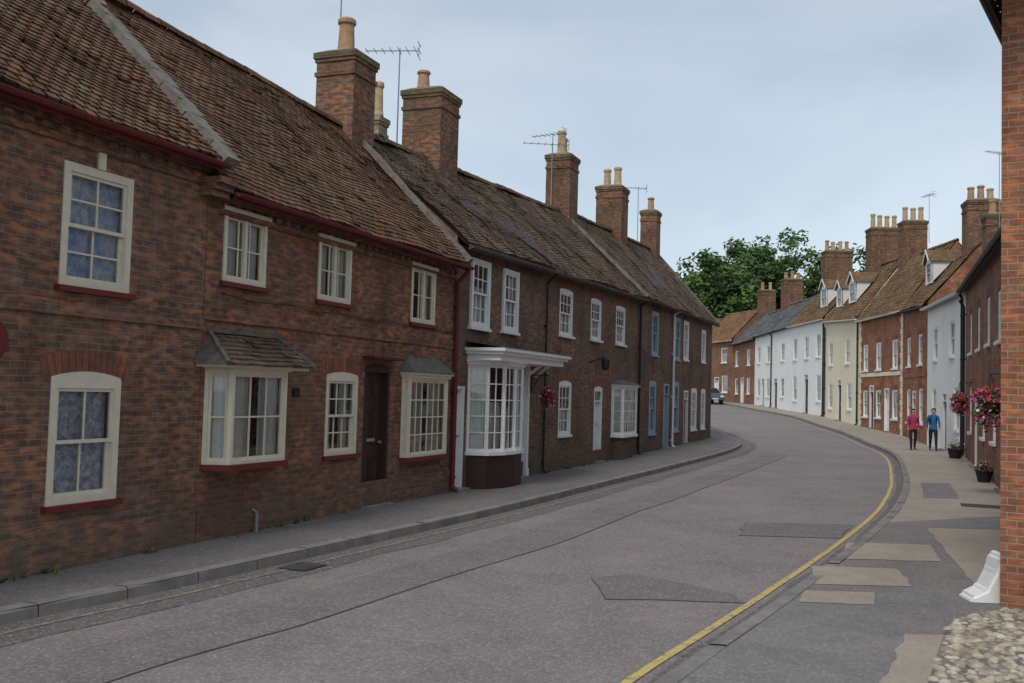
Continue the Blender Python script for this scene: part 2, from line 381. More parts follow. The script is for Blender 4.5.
def ridge(b,p0,p1,mat,r=.13,ln=.33):
    p0=Vector(p0);p1=Vector(p1);n=max(1,int((p1-p0).length/ln)); d=(p1-p0).normalized()
    side=d.cross(Vector((0,0,1))).normalized(); up=side.cross(d)
    for i in range(n):
        a=p0.lerp(p1,i/n);c=p0.lerp(p1,(i+1)/n-.01/n); j=random.uniform(-.01,.01); dz=Vector((0,0,noise.noise(a*.5)*.05))
        for k in range(6):
            t0=math.pi*k/6;t1=math.pi*(k+1)/6
            f=lambda P,t,rr:P+dz+side*math.cos(t)*rr+up*(math.sin(t)*rr+j-.04)
            b.face([f(a,t0,r),f(c,t0,r*.95),f(c,t1,r*.95),f(a,t1,r)],mat,[(i+.5,.5)]*4)
def chimney(P,x,y,wx,wy,z0,z1,pots,mat=None,corb=True,pm=None,seg=14):
    b=P['chim']; mat=mat or BR_CH; mm=BR_CHM if mat is BR_CH else mat
    x0,x1,y0,y1=x-wx/2,x+wx/2,y-wy/2,y+wy/2
    b.box(x0,x1,y0,y1,z0,z1-.5,mat)
    b.box(x0-.03,x1+.03,y0-.03,y1+.03,z1-.5,z1-.42,mat)
    b.box(x0-.001,x1+.001,y0-.001,y1+.001,z1-.42,z1-.22,mat)
    b.box(x0-.03,x1+.03,y0-.03,y1+.03,z1-.22,z1-.15,mm)
    b.box(x0-.055,x1+.055,y0-.055,y1+.055,z1-.15,z1-.03,mm)
    a=.05; t=[(x0-a,y0-a),(x1+a,y0-a),(x1+a,y1+a),(x0-a,y1+a)]; i=.12; u=[(x0+i,y0+i),(x1-i,y0+i),(x1-i,y1-i),(x0+i,y1-i)]
    for k in range(4):
        m=(k+1)%4; b.face([(*t[k],z1-.03),(*t[m],z1-.03),(*u[m],z1+.06),(*u[k],z1+.06)],MORT)
    b.face([(*q,z1+.06) for q in u],MORT)
    for (px,py,h,r,m) in pots:
        zz=z1+.02; q=random.uniform(.93,1.07); h*=q
        b.lathe(x+px,y+py,[(r*1.12,zz),(r*1.12,zz+.06),(r,zz+.1),(r*.86,zz+h*.82),(r*1.08,zz+h*.86),(r*1.08,zz+h*.95),(r*.92,zz+h),(r*.75,zz+h),(r*.72,zz+h*.6),(0,zz+h*.6)],m,seg)
def gutter(P,x0,z0,x1,z1,y,mat,r=.045,fascia=True):
    b=P['trim']; n=8
    for k in range(n):
        t0=math.pi+math.pi*k/n;t1=math.pi+math.pi*(k+1)/n
        f=lambda x,z,t,rr:(x,y+math.cos(t)*rr,z+math.sin(t)*rr)
        b.face([f(x0,z0,t1,r),f(x1,z1,t1,r),f(x1,z1,t0,r),f(x0,z0,t0,r)],mat,smooth=True)
        b.face([f(x0,z0,t0,r*.85),f(x1,z1,t0,r*.85),f(x1,z1,t1,r*.85),f(x0,z0,t1,r*.85)],mat,smooth=True)
    b.bar((x0,y-r*.95,z0),(x1,y-r*.95,z1),.014,.014,mat)
    if fascia: b.bar((x0,y+r+.014,z0-.02),(x1,y+r+.014,z1-.02),.02,.1,mat)
def pipe(P,x,z0,z1,mat,y=-.07,r=.035,eave=None):
    b=P['trim']
    if eave: b.tube((x,eave[0],eave[1]),(x,y,z1),r,r,mat,10)
    b.tube((x,y,z0),(x,y,z1),r,r,mat,10)
    z=z0+.15
    while z<z1: b.tube((x,y,z),(x,y,z+.06),r*1.3,r*1.3,mat,10); b.box(x-.06,x+.06,y+.02,0,z+.01,z+.05,mat); z+=1.6
    b.tube((x,y,z0),(x,y-.1,z0-.08),r,r,mat,10)
PARTS=('walls','roof','win','glass','cur','door','chim','trim')
NM={'walls':'walls','roof':'roof','win':'window_frames','glass':'window_glass','cur':'curtains','door':'doors','chim':'chimneys','trim':'gutters_and_trim'}
def newP(): return {k:B() for k in PARTS}
def finP(P,e):
    for k in PARTS: P[k].done(NM[k],e)
def shell(P,x0,x1,zb,e0,e1,r0,r1,yr0,yr1,dep,ops,wm,rm,tw=.17,th=.1,oh=.25,seed=0,reveal=.11,endm=None,sag=.03,ridgem=None,lift=.016):
    b=P['walls']; endm=endm or wm
    s0=(r0-e0)/(yr0+oh); s1=(r1-e1)/(yr1+oh)
    wall(b,x0,x1,zb,e0+oh*s0*.3,e1+oh*s1*.3,ops,wm,reveal)
    eb0,eb1=r0-s0*(dep-yr0),r1-s1*(dep-yr1)
    for x,e,r,yr,s,eb,fl in ((x0,e0,r0,yr0,s0,eb0,1),(x1,e1,r1,yr1,s1,eb1,0)):
        p=[(x,0,zb),(x,dep,zb),(x,dep,eb-.06),(x,yr,r-.08),(x,0,e+oh*s-.08)]
        b.face(p[::-1] if fl else p,endm)
    b.face([(x1,dep,zb),(x0,dep,zb),(x0,dep,eb0-.06),(x1,dep,eb1-.06)],wm)
    R=P['roof']
    slope(R,(x0,-oh,e0),(x1,-oh,e1),(x1,yr1,r1),(x0,yr0,r0),rm,tw,th,seed=seed,sag=sag,lift=lift)
    slope(R,(x1,dep+.2,eb1-.2*s1),(x0,dep+.2,eb0-.2*s0),(x0,yr0,r0),(x1,yr1,r1),rm,tw*3,th*3,seed=seed+3,sag=sag)
    dd=.1
    R.face([(x0,-oh+.06,e0-.03),(x1,-oh+.06,e1-.03),(x1,yr1,r1-dd),(x0,yr0,r0-dd)],BROWNP)
    R.face([(x0,dep,eb0-dd),(x1,dep,eb1-dd),(x1,yr1,r1-dd-.005),(x0,yr0,r0-dd-.005)],BROWNP)
    R.face([(x0,-oh+.05,e0-.045),(x0,0,e0-.02),(x1,0,e1-.02),(x1,-oh+.05,e1-.045)],BROWNP)
    ridge(R,(x0,yr0,r0),(x1,yr1,r1),ridgem or rm)
def dentils(P,x0,x1,e0,e1,mat):
    b=P['walls']; n=int((x1-x0)/.225)
    z=lambda x:e0+(e1-e0)*(x-x0)/(x1-x0)
    b.bar((x0,-.02,z(x0)-.05),(x1,-.02,z(x1)-.05),.07,.075,mat); b.bar((x0,-.01,z(x0)-.21),(x1,-.01,z(x1)-.21),.04,.075,mat)
    for i in range(n):
        x=x0+.05+i*.225; b.box(x,x+.11,-.04,.02,z(x)-.17,z(x)-.095,mat)
def frame_M(p0,p1):
    d=Vector((p1[0]-p0[0],p1[1]-p0[1],0)); a=math.atan2(d.y,d.x)
    return Matrix.Translation((p0[0],p0[1],0))@Matrix.Rotation(a,4,'Z'), d.length
def facet(P,p0,p1,z0,z1,cols,rows,fm,cur=None,mode='sides',meet=False,fw=.05,lower=None,lz=None):
    Mx,L=frame_M(p0,p1)
    for k in ('win','glass','cur'): P[k].M=Mx
    sash(P,0,L,z0,z1,cols,rows,fm,fw=fw,y=0,cur=cur,mode=mode,meet=meet,bar=.022)
    if lower: P['win'].box(0,L,.005,.09,lz,z0,lower)
    for k in ('win','glass','cur'): P[k].M=Matrix()
def bay(P,pts,z0,z1,specs,fm,cur,head,headm,lower=None,lz=None,meet=False,silm=None,mode='sides',flat=False,fw=.05):
    for (p0,p1),(c,r) in zip(zip(pts,pts[1:]),specs): facet(P,p0,p1,z0,z1,c,r,fm,cur,mode if c>1 else 'full',meet,lower=lower,lz=lz,fw=fw)
    W=P['win']; cx=sum(p[0] for p in pts)/len(pts)
    def ring(o,z): return [(cx+(p[0]-cx)*(1+o*.9/abs(pts[0][0]-cx)) , p[1]-(o if p[1]<-.01 else 0), z) for p in pts]
    def slab(o,za,zb,m):
        a,b=ring(o,za),ring(o,zb)
        for i in range(len(a)-1): W.face([a[i],a[i+1],b[i+1],b[i]],m)
        W.face(a[::-1],m); W.face(b,m)
    slab(.04,z0-.07,z0+.002,silm or fm); slab(.04,z1-.002,z1+.05,fm); slab(.08,z1+.05,z1+.09,fm)
    if head:
        a=ring(.1,z1+.09); k=ring(0,z1+.09+head); k=[(cx+(q[0]-cx)*.8,.0,q[2]) for q in k]
        for i in range(len(a)-1): W.face([a[i],a[i+1],k[i+1],k[i]],headm)
        slab(.1,z1+.085,z1+.1,headm)
# ================================================================== LEFT ROW
LO=(-3.8,11.8,0); LA=math.atan2(.9323,.3616)
def lw(s,y): return (LO[0]+.3616*s-.9323*y, LO[1]+.9323*s+.3616*y)
# ---- house A
e=empty('brick_cottage',LO,LA); P=newP()
opsA=[(-2.05,-1.08,2.84,4.1),(-2.08,-1.13,.64,1.9),(-6.05,-5.08,2.84,4.1),(-6.08,-5.13,.64,1.9),(-9.8,-8.85,2.84,4.1),(-9.8,-8.85,.64,1.9),(-4.4,-3.5,0.02,2.05)]
shell(P,-13,.18,-.4,4.54,4.57,7.25,7.25,2.5,2.5,5,opsA,BR_A,T_A,seed=1,sag=.08)
for i,o in enumerate(opsA[:6]):
    up=o[2]>2
    sash(P,*o[:4],2,4 if up else 2,CREAM,fw=.085,y=-.012,cur=CURB if up else CURG,mode='full')
    sill(P,o[0],o[1],o[2],REDP,.07)
    if not up: arch(P,o[0],o[1],o[3],.09,.22,CREAM)
    else: P['walls'].box((o[0]+o[1])/2-.05,(o[0]+o[1])/2+.05,-.03,.05,o[3]+.002,o[3]+.2,CREAM)
door(P,*opsA[6],REDP,CREAM)
P['walls'].bar((-13,-.008,2.62),(.17,-.008,2.62),.04,.15,BR_A)
P['walls'].box(-13,.172,-.035,.02,-.4,.5,BR_A)
dentils(P,-13,.17,4.5,4.53,BR_A)
gutter(P,-13,4.49,.16,4.52,-.31,REDP)
P['roof'].rough_bar((.2,-.3,4.56),(.2,2.5,7.33),.28,.14,MORT,seed=1,amp=.05); P['roof'].bar((.2,5.2,4.6),(.2,2.5,7.33),.24,.16,MORT)
for i in range(3): P['walls'].box(.02,.36,-.30+.06*i,-.001+.002*i,4.30-.075*i,4.372-.075*i,BR_A)
for x in (-2.7,-.55): P['walls'].box(x,x+.22,-.006,.01,.18,.3,IRON2)
finP(P,e)
# ---- house B
e=empty('brick_cottage',LO,LA); P=newP()
x0,x1=.19,7.42
opsB=[(.51,1.4,3.17,4.0),(2.68,3.6,3.15,4.0),(5.64,6.58,3.05,3.98),(.35,1.7,.9,2.1),(3.02,3.93,.88,2.06),(4.14,4.98,.02,2.22),(5.45,7.0,.74,2.12)]
shell(P,x0,x1,-.4,4.28,4.28,7.25,7.02,2.5,2.4,5,opsB,BR_B,T_A,seed=5,sag=.08)
for o in opsB[:3]:
    sash(P,o[0],o[1],o[2],o[3]+.06,3,2,CREAM,fw=.06,y=-.02,cur=CURW,mode='sides',meet=False)
    P['win'].box((o[0]+o[1])/2-.03,(o[0]+o[1])/2+.03,-.015,.06,o[2]+.05,o[3],CREAM)
    P['win'].box(o[0]-.05,o[1]+.05,-.05,.03,o[3]+.06,o[3]+.11,CREAM)
    sill(P,o[0],o[1],o[2],REDP,.06)
bay(P,[(.27,0),(.42,-.3),(1.58,-.3),(1.75,0)],.92,2.08,[(1,2),(3,2),(1,2)],CREAM,CURW,.0,None,silm=REDP)
slope(P['roof'],(.05,-.48,2.14),(1.95,-.48,2.14),(1.72,0,2.52),(.3,0,2.52),T_C,.16,.09,sag=.02)
P['roof'].face([(.05,-.48,2.14),(.3,0,2.52),(.05,0,2.14)],LEAD);P['roof'].face([(1.95,-.48,2.14),(1.95,0,2.14),(1.72,0,2.52)],LEAD)
P['roof'].rough_bar((.05,-.5,2.16),(.3,0,2.55),.05,.04,LEAD,6,.02,3); P['roof'].rough_bar((1.95,-.5,2.16),(1.72,0,2.55),.05,.04,LEAD,6,.02,4); P['roof'].rough_bar((.25,-.02,2.55),(1.76,-.02,2.55),.06,.05,LEAD,8,.02,5)
P['win'].box(.1,1.9,-.42,.0,2.1,2.142,CREAM)
o=opsB[4]; sash(P,*o,3,4,CREAM,fw=.07,y=-.012,cur=CURW,mode='sides'); sill(P,o[0],o[1],o[2],REDP,.06); arch(P,o[0],o[1],o[3],.07,.22,CREAM)
door(P,*opsB[5],BROWNP,BROWNP,fan=0); arch(P,opsB[5][0],opsB[5][1],opsB[5][3],.08,.22,BROWNP)
P['door'].box(4.05,5.07,-.2,0,2.36,2.4,BROWNP)
bay(P,[(5.42,0),(5.46,-.14),(6.98,-.14),(7.02,0)],.74,2.1,[(1,4),(6,4),(1,4)],CREAM,CURW,.26,LEAD,silm=REDP,meet=False)
dentils(P,x0+.2,x1,4.24,4.24,BR_B)
P['walls'].box(x0,x1,-.03,.02,-.4,.42,BR_B)
P['walls'].bar((x0,-.008,2.75),(x1,-.008,2.75),.035,.15,BR_B)
gutter(P,x0+.18,4.22,x1+.12,4.22,-.31,REDP)
pipe(P,7.43,.1,3.95,REDP,-.08,.042,(-.3,4.16))
P['trim'].tube((1.3,-.1,.0),(1.3,-.1,.25),.02,.02,METAL,8); P['trim'].tube((1.3,-.1,.25),(1.3,0,.3),.02,.02,METAL,8)
P['trim'].box(2.15,2.3,-.03,.0,1.75,1.87,BLACKP); P['walls'].box(2.3,2.52,-.006,.01,.2,.34,IRON2)
P['roof'].rough_bar((7.46,-.3,4.34),(7.46,2.45,7.12),.15,.1,MORT,seed=8); P['roof'].bar((7.46,5.1,4.4),(7.46,2.45,7.12),.14,.12,MORT)
chimney(P,7.4,2.5,.85,.85,5.6,8.5,[(-.05,0,.78,.17,CLAYP)],BR_CH)
pts=[(x0+.3+i*.5,-.03,3.02-.05*abs(math.sin(i*1.1))) for i in range(15)]
for a,c in zip(pts,pts[1:]): P['trim'].tube(a,c,.008,.008,BLACKP,5,False)
finP(P,e)
# ---- house C
e=empty('brick_shop_house',LO,LA); P=newP()
x0,x1=7.5,21.75
UC=[(8.15,9.1,3.16,4.52),(9.85,10.75,3.19,4.52),(13.7,14.75,3.35,4.48),(16.4,17.4,3.4,4.5),(19.0,20.05,3.42,4.53)]
LC=[(13.8,14.8,.85,2.15)]
DC=[(7.56,8.04,.02,1.98),(16.9,17.7,.02,2.05),(10.55,11.35,.02,2.3)]
opsC=UC+LC+DC+[(8.3,10.3,.6,2.4),(18.75,20.55,.7,2.15)]
shell(P,x0,x1,-.4,4.7,5.04,7.05,8.0,2.45,2.8,5.6,opsC,BR_C,T_C,seed=9,sag=.11)
for i,o in enumerate(UC):
    sash(P,*o,3,4,WHITE,fw=.09 if i<2 else .07,y=-.05 if i<2 else -.01,cur=CURW,mode='sides' if i%2 else 'half')
    sill(P,o[0],o[1],o[2],WHITE,.08)
    if i>1: arch(P,o[0],o[1],o[3],.05,.2,WHITE)
o=LC[0]; sash(P,*o,3,4,WHITE,y=-.01,cur=CURW,mode='half'); sill(P,o[0],o[1],o[2],WHITE); arch(P,o[0],o[1],o[3],.07,.2,WHITE)
door(P,*DC[0],WHITE,WHITE,fw=.04); door(P,*DC[1],WHITE,WHITE,fan=.25); door(P,*DC[2],WHITE,WHITE,fan=.3,y=.2)
arch(P,16.9,17.7,2.05,.07,.2,WHITE)
bw=[(8.18,0),(8.3,-.4),(8.75,-.58),(9.25,-.62),(9.75,-.58),(10.18,-.4),(10.3,0)]
bay(P,bw,.72,2.42,[(1,5),(2,5),(2,5),(2,5),(2,5),(1,5)],WHITE,CURW,.0,None,lower=BROWNP,lz=-.15,mode='half',fw=.022)
P['win'].box(8.12,12.0,-.7,.0,2.5,2.62,WHITE); P['win'].box(8.05,12.08,-.78,.0,2.62,2.68,WHITE); P['win'].box(8.0,12.14,-.84,.0,2.68,2.74,WHITE)
P['roof'].face([(8.0,-.85,2.745),(12.14,-.85,2.745),(12.14,0,2.86),(8.0,0,2.86)],LEAD)
for x in (10.42,11.42): P['win'].box(x-.06,x+.06,-.09,0,.0,2.5,WHITE); P['win'].box(x-.08,x+.08,-.11,0,2.3,2.4,WHITE); P['win'].box(x-.08,x+.08,-.11,0,.0,.2,WHITE)
for x in (11.42,11.95): P['win'].bar((x,-.35,2.5),(x,-.02,2.25),.05,.06,WHITE)
bay(P,[(18.7,0),(18.82,-.35),(20.4,-.35),(20.55,0)],.72,2.12,[(1,4),(5,4),(1,4)],WHITE,CURW,.15,LEAD,meet=False)
P['walls'].box(18.85,20.4,-.25,0,-.3,.66,BR_C)
P['walls'].box(x0+.6,x1,-.02,.02,-.4,.35,BR_C)
gutter(P,x0+.02,4.64,x1,4.98,-.31,LEAD)
pipe(P,21.75,.1,4.8,BLACKP,-.08,.04,(-.3,4.94)); pipe(P,12.6,.1,4.5,BLACKP,-.06,.025,(-.3,4.72))
P['trim'].bar((16.2,-.02,2.75),(16.2,-.5,2.9),.03,.03,BLACKP); P['trim'].lathe(16.2,-.5,[(.02,2.9),(.12,2.84),(.1,2.6),(.04,2.55),(0,2.55)],BLACKP,8)
P['roof'].rough_bar((21.78,-.3,5.1),(21.78,2.8,8.1),.16,.1,MORT,seed=11); P['roof'].bar((21.78,5.5,5.5),(21.78,2.8,8.1),.14,.12,MORT)
chimney(P,11.47,2.6,1.0,1.0,5.8,8.95,[(-.22,.12,.45,.15,CLAYP),(.25,-.05,.2,.13,CLAYY)],BR_CH)
chimney(P,12.3,4.6,.45,.5,5,8.75,[(-.02,-.1,.85,.13,CLAYY),(.05,.15,.7,.12,CLAYY)],BR_CH2)
chimney(P,22.0,2.8,.9,.85,6.4,9.9,[(-.15,0,.8,.15,CLAYY),(.2,.05,.65,.14,CLAYY)],BR_CH)
finP(P,e)
# ---- house D
e=empty('brick_terrace_house',LO,LA); P=newP()
x0,x1=21.8,35.5
UD=[(23.65,24.65,3.3,4.8),(27.3,28.4,3.3,4.9),(29.1,30.1,3.35,4.9),(32.9,33.9,3.4,4.8)]
LD=[(23.45,24.45,.6,2.35),(27.25,28.35,.6,2.4),(30.8,32.0,.55,2.2),(33.0,34.0,.55,2.2)]
DD=[(25.7,26.6,.04,2.35),(29.35,30.2,.06,2.15)]
shell(P,x0,x1,-.4,5.08,5.22,8.1,8.65,2.8,2.8,5.6,UD+LD+DD,BR_D,T_C,seed=14,tw=.2,th=.12,sag=.09)
for i,o in enumerate(UD+LD):
    blue=i in (0,1,4,5); fm=BLUEP if blue else WHITE
    sash(P,*o,3,4,fm,fw=.12,y=-.012,cur=CURW,mode='half'); sill(P,o[0],o[1],o[2],fm); 
    if i>3: arch(P,o[0],o[1],o[3],.07,.2,fm)
door(P,*DD[0],BLUEP,BLUEP,fan=.3); door(P,*DD[1],BROWNP,WHITE,fan=.25)
gutter(P,x0,5.02,x1,5.16,-.31,BLACKP); pipe(P,26.95,.1,4.95,WHITE,-.08,.04,(-.3,5.06))
P['roof'].rough_bar((35.5,-.3,5.22),(35.5,2.8,8.7),.16,.12,MORT,seed=15); P['roof'].bar((35.5,5.7,5.5),(35.5,2.8,8.7),.14,.12,MORT)
chimney(P,28.5,2.85,1.0,1.05,6.6,10.15,[(-.15,-.25,.75,.15,CLAYY),(.1,.25,.75,.15,CLAYY)],BR_CH)
chimney(P,34.9,2.8,.8,.75,7,10.35,[(0,0,.65,.15,CLAYP)],BR_CH)
finP(P,e)

# ================================================================== RIGHT ROW
def rhouse(name,far,near,eF,eN,rF,rN,wm,rm,ops_u,ops_l,doors,yr=2.6,dep=5.6,fm=None,pan=(2,2),chims=(),dorm=(),tile=(.3,.22),arches=False,gut=None,endm=None,pipes=(),silm=None,quoin=None,oh=.22,ridgem=None,bands=None):
    far=Vector(far);near=Vector(near);d=near-far;L=d.length;ang=math.atan2(d.y,d.x)
    e=empty(name,(far.x,far.y,0),ang);P=newP(); fm=fm or WHITE
    g=min(ter(far.y),ter(near.y))
    gz=lambda x: ter(far.y+d.y*x/L)
    ops=[(x,x+w,g+z0,g+z1) for x,w,z0,z1 in ops_u+ops_l]; dops=[(x,x+w,gz(x+w/2)+.03,gz(x+w/2)+h) for x,w,h,m in doors]
    shell(P,.01,L-.01,g-.8,eF,eN,rF,rN,yr,yr,dep,ops+dops,wm,rm,tw=tile[0],th=tile[1],oh=oh,seed=far.x,endm=endm,lift=.02,sag=.09)
    for i,o in enumerate(ops):
        sash(P,*o,pan[0],pan[1],fm,fw=.07,y=.02,cur=CURW,mode=random.choice(['sides','half','full']))
        sill(P,o[0],o[1],o[2],silm or fm,.08,.08)
        if arches: arch(P,o[0],o[1],o[3],.03,.22)
    for o,(x,w,h,m) in zip(dops,doors): door(P,*o,m,fm,fan=.25)
    if gut: gutter(P,0,eF-.04,L,eN-.04,-oh-.06,gut,.06)
    if bands: P['walls'].box(.02,L-.02,-.03,.02,g+3.05,g+3.25,bands)
    for x in pipes: pipe(P,x,gz(x)+.1,(eF+eN)/2-.3,BLACKP,-.08,.05,(-oh,(eF+eN)/2-.05))
    if quoin:
        for xx in (0.02,L-.42):
            z=g; k=0
            while z<min(eF,eN)-.2:
                w=.4 if k%2 else .28; a=xx if xx<1 else L-.02-w
                P['walls'].box(a,a+w,-.03,.02,z,z+.28,quoin); z+=.3;k+=1
    for c in chims: chimney(P,*c,seg=10)
    for (x,zb,w,h) in dorm:
        s=(rF-eF)/(yr+oh); yf=(zb-eF)/s-oh
        yb=(zb+h-eF)/s-oh
        D=P['walls']
        for xx in (x-w/2,x+w/2): D.face([(xx,yf,zb),(xx,yb,zb+h),(xx,yf,zb+h)],WHITE)
        D.face([(x-w/2,yf,zb+h),(x+w/2,yf,zb+h),(x,yf,zb+h+w*.4)],WHITE)
        P['win'].M=P['glass'].M=P['cur'].M=Matrix.Translation((0,yf-.02,0))
        sash(P,x-w/2,x+w/2,zb,zb+h,2,2,WHITE,fw=.08,y=0); P['win'].M=P['glass'].M=P['cur'].M=Matrix()
        P['cur'].face([(x-w/2,yf+.15,zb),(x+w/2,yf+.15,zb),(x+w/2,yf+.15,zb+h),(x-w/2,yf+.15,zb+h)],BROWNP)  # no curtain: dark-coloured sheet standing in for the unlit room behind the dormer glass
        yr2=(zb+h+w*.45-eF)/s-oh
        for sg in (-1,1):
            P['roof'].face([(x+sg*(w/2+.12),yf-.15,zb+h-.06),(x,yf-.15,zb+h+w*.45),(x,yr2,zb+h+w*.45),(x+sg*(w/2+.12),yb,zb+h-.06)],rm,[(.5,.5)]*4)
            P['trim'].bar((x+sg*(w/2+.12),yf-.16,zb+h-.08),(x,yf-.16,zb+h+w*.45-.02),.03,.1,WHITE)
    finP(P,e); return e
R=[(11.1,22.5),(16.3,35.7),(18.4,44),(19.7,50),(20.3,58),(20.8,66),(21,75),(20.8,85),(20.5,92),(18.9,98.5),(15,106)]
N0=(9.05,17.3)
cp=lambda *a:[(random.uniform(-.1,.1),x,h,.15,m) for x,h,m in a]
rhouse('brick_cottage',R[1],N0,6.0,5.35,8.3,7.8,BR_R2,T_C,[(2.5,1,3.6,4.9),(6.2,1,3.55,4.8),(9.8,1,3.5,4.75),(13,1,3.4,4.6),(17,1,3.3,4.5)],[(2.5,1,1,2.5),(8.2,1,1,2.4),(11.6,1,1,2.3),(17,1,1,2.3)],[(5.2,.95,2.2,BROWNP),(14.3,.95,2.15,BLACKP)],arches=True,gut=BLACKP,pipes=(.3,),
   chims=[(3.0,2.0,.9,1.1,6.8,8.9,cp((-.3,.5,CLAYP),(.25,.6,CLAYY)),BR_CH)])
rhouse('white_house',R[2],R[1],6.1,6.0,7.4,7.3,RW,T_S,[(1.6,1,3.7,5.1),(5.4,1,3.7,5.1)],[(1.4,1,.9,2.5),(6.4,1,.9,2.5)],[(3.9,1,2.3,BLACKP)],gut=WHITE,pipes=(8.3,),
   chims=[(6.2,2.6,.9,1.35,6.6,9.9,cp((-.42,.5,CLAYP),(.0,.65,CLAYY),(.4,.5,CLAYP)),BR_CH),(3.0,2.3,.9,1.2,6.6,9.7,cp((-.3,.6,CLAYP),(.1,.5,CLAYP),(.4,.5,CLAYY)),BR_CH)])
rhouse('red_brick_house',R[3],R[2],6.5,6.25,9.6,9.5,BR_R,T_R,[(1.1,.95,3.6,5.0),(4.0,.95,3.6,5.0)],[(1.1,.95,.9,2.5),(4.2,.95,.9,2.5)],[(2.6,.9,2.3,BLACKP)],gut=BLACKP,arches=True,bands=BR_P,
   chims=[(5.5,2.3,1.1,1.3,8,11.0,cp((-.42,.6,CLAYP),(.0,.7,CLAYP),(.4,.55,CLAYY)),BR_CH)],dorm=[(1.6,7.7,1.3,1.1)],quoin=BR_P)
rhouse('red_brick_terrace_house',R[4],R[3],6.6,6.55,10.3,10.2,BR_R,T_R,[(.8,.95,3.4,4.9),(3.3,.95,3.4,4.9),(6.2,.95,3.4,4.9)],[(.8,.95,.8,2.3),(3.3,.95,.8,2.3),(6.2,.95,.8,2.3)],[(2.1,.85,2.4,BLACKP),(4.9,.85,2.3,WHITE)],gut=WHITE,arches=True,quoin=RC,bands=RC,
   chims=[(.5,2.8,1.0,1.35,9,12.4,cp((-.45,.8,CLAYY),(0,.8,CLAYY),(.43,.85,CLAYY)),BR_CH)])
rhouse('cream_house',R[5],R[4],7.15,6.75,10.6,10.5,RC,T_R,[(1,1,3.7,5.2),(4.9,1,3.7,5.2)],[(1,1,.9,2.5),(5.4,1,.9,2.5)],[(3.2,1,2.6,BLACKP)],gut=WHITE,pipes=(7.8,.2),
   chims=[(3.1,2.8,1.1,1.9,9.6,12.9,cp((-.7,.85,CLAYY),(-.25,.8,CLAYY),(.22,.85,CLAYY),(.68,.8,CLAYY)),BR_CH)],dorm=[(4.6,8.0,1.4,1.3),(1.6,8.0,1.2,1.2)])
rhouse('white_townhouse',R[6],R[5],7.4,7.35,10.5,10.4,RW,T_R,[(.9,1.1,4,5.6),(4,1.1,4,5.6),(6.9,1.1,4,5.6)],[(.9,1.1,1,2.8),(7,1.1,1,2.8)],[(4,1.1,2.8,BLACKP)],gut=WHITE,pipes=(8.8,),
   chims=[(1.4,3,1.1,2.0,9.6,13.0,cp((-.75,.8,CLAYP),(-.28,.7,CLAYY),(.25,.8,CLAYY),(.72,.7,CLAYP)),BR_CH)],dorm=[(6.2,8.4,1.4,1.3)])
rhouse('white_terrace_house',R[7],R[6],7.15,7.4,9.9,10.0,RW,T_S,[(.8,1,3.8,5.2),(3.6,1,3.8,5.2),(7.6,1,3.8,5.2)],[(.8,1,1,2.5),(3.6,1,1,2.5),(7.6,1,1,2.5)],[(5.8,1,2.4,BLACKP),(2.2,.9,2.3,BLUEP)],gut=BLACKP,pipes=(5.2,),
   chims=[(1.0,2.8,1,1.6,9,12.1,cp((-.5,.6,CLAYP),(0,.7,CLAYP),(.5,.6,CLAYP)),BR_CH)])
rhouse('brick_house',R[8],R[7],6.8,7.0,9.6,9.7,BR_R2,T_S,[(.8,1,3.4,4.8),(4.6,1,3.4,4.8)],[(.8,1,.9,2.3),(4.6,1,.9,2.3)],[(2.7,1,2.3,WHITE)],gut=BLACKP,
   chims=[(.8,2.8,1,1.4,8.6,11.9,cp((-.4,.7,CLAYP),(.35,.7,CLAYY)),BR_CH)])
rhouse('orange_roofed_brick_house',R[9],R[8],7.2,7.3,10.2,10.2,BR_R2,T_O,[(.9,1.2,3.7,5.1),(4.2,1.2,3.7,5.1)],[(.9,1.2,.9,2.5),(4.4,1.2,.9,2.5)],[(2.8,1,2.3,WHITE)],gut=WHITE)
rhouse('brick_house',R[10],R[9],7.0,7.1,9.8,9.8,BR_R,T_C,[(1,1.1,3.6,5),(5,1.1,3.6,5)],[(1,1.1,.9,2.4),(5,1.1,.9,2.4)],[(3,1,2.3,BLACKP)],gut=WHITE)

# ---- near right building (gable end facing the camera, eaves over street side)
nd=Vector((.559,.829)); cN=Vector((4.70,9.55))
farN=cN+nd*7.5; EH=5.98
e=empty('near_brick_house',(farN.x,farN.y,0),math.atan2(-nd.y,-nd.x)); P=newP()
wo=[(2,3,1,2.4),(5,5.9,1,2.4),(2,3,3.4,4.7),(5,5.9,3.4,4.7)]
wall(P['walls'],0,7.5,-.4,EH+.08,EH+.08,wo,BR_P)
for o in wo: sash(P,*o,2,2,WHITE,cur=CURW); sill(P,o[0],o[1],o[2],WHITE)
P['walls'].face([(7.5,0,-.4),(7.5,6,-.4),(7.5,6,EH+.08),(7.5,3,EH+3),(7.5,0,EH+.08)],BR_P)
P['walls'].face([(0,0,-.4),(0,0,EH),(0,3,EH+3),(0,6,EH),(0,6,-.4)],BR_P); P['walls'].face([(7.5,6,-.4),(0,6,-.4),(0,6,EH),(7.5,6,EH)],BR_P)
slope(P['roof'],(-.2,-.14,EH+.02),(8.6,-.14,EH+.02),(8.6,3,EH+3.22),(-.2,3,EH+3.22),T_A)
slope(P['roof'],(8.6,6.3,EH-.1),(-.2,6.3,EH-.1),(-.2,3,EH+3.22),(8.6,3,EH+3.22),T_A,.3,.2)
P['roof'].face([(-.2,-.1,EH),(-.2,3,EH+3.1),(8.6,3,EH+3.1),(8.6,-.1,EH)],BROWNP)
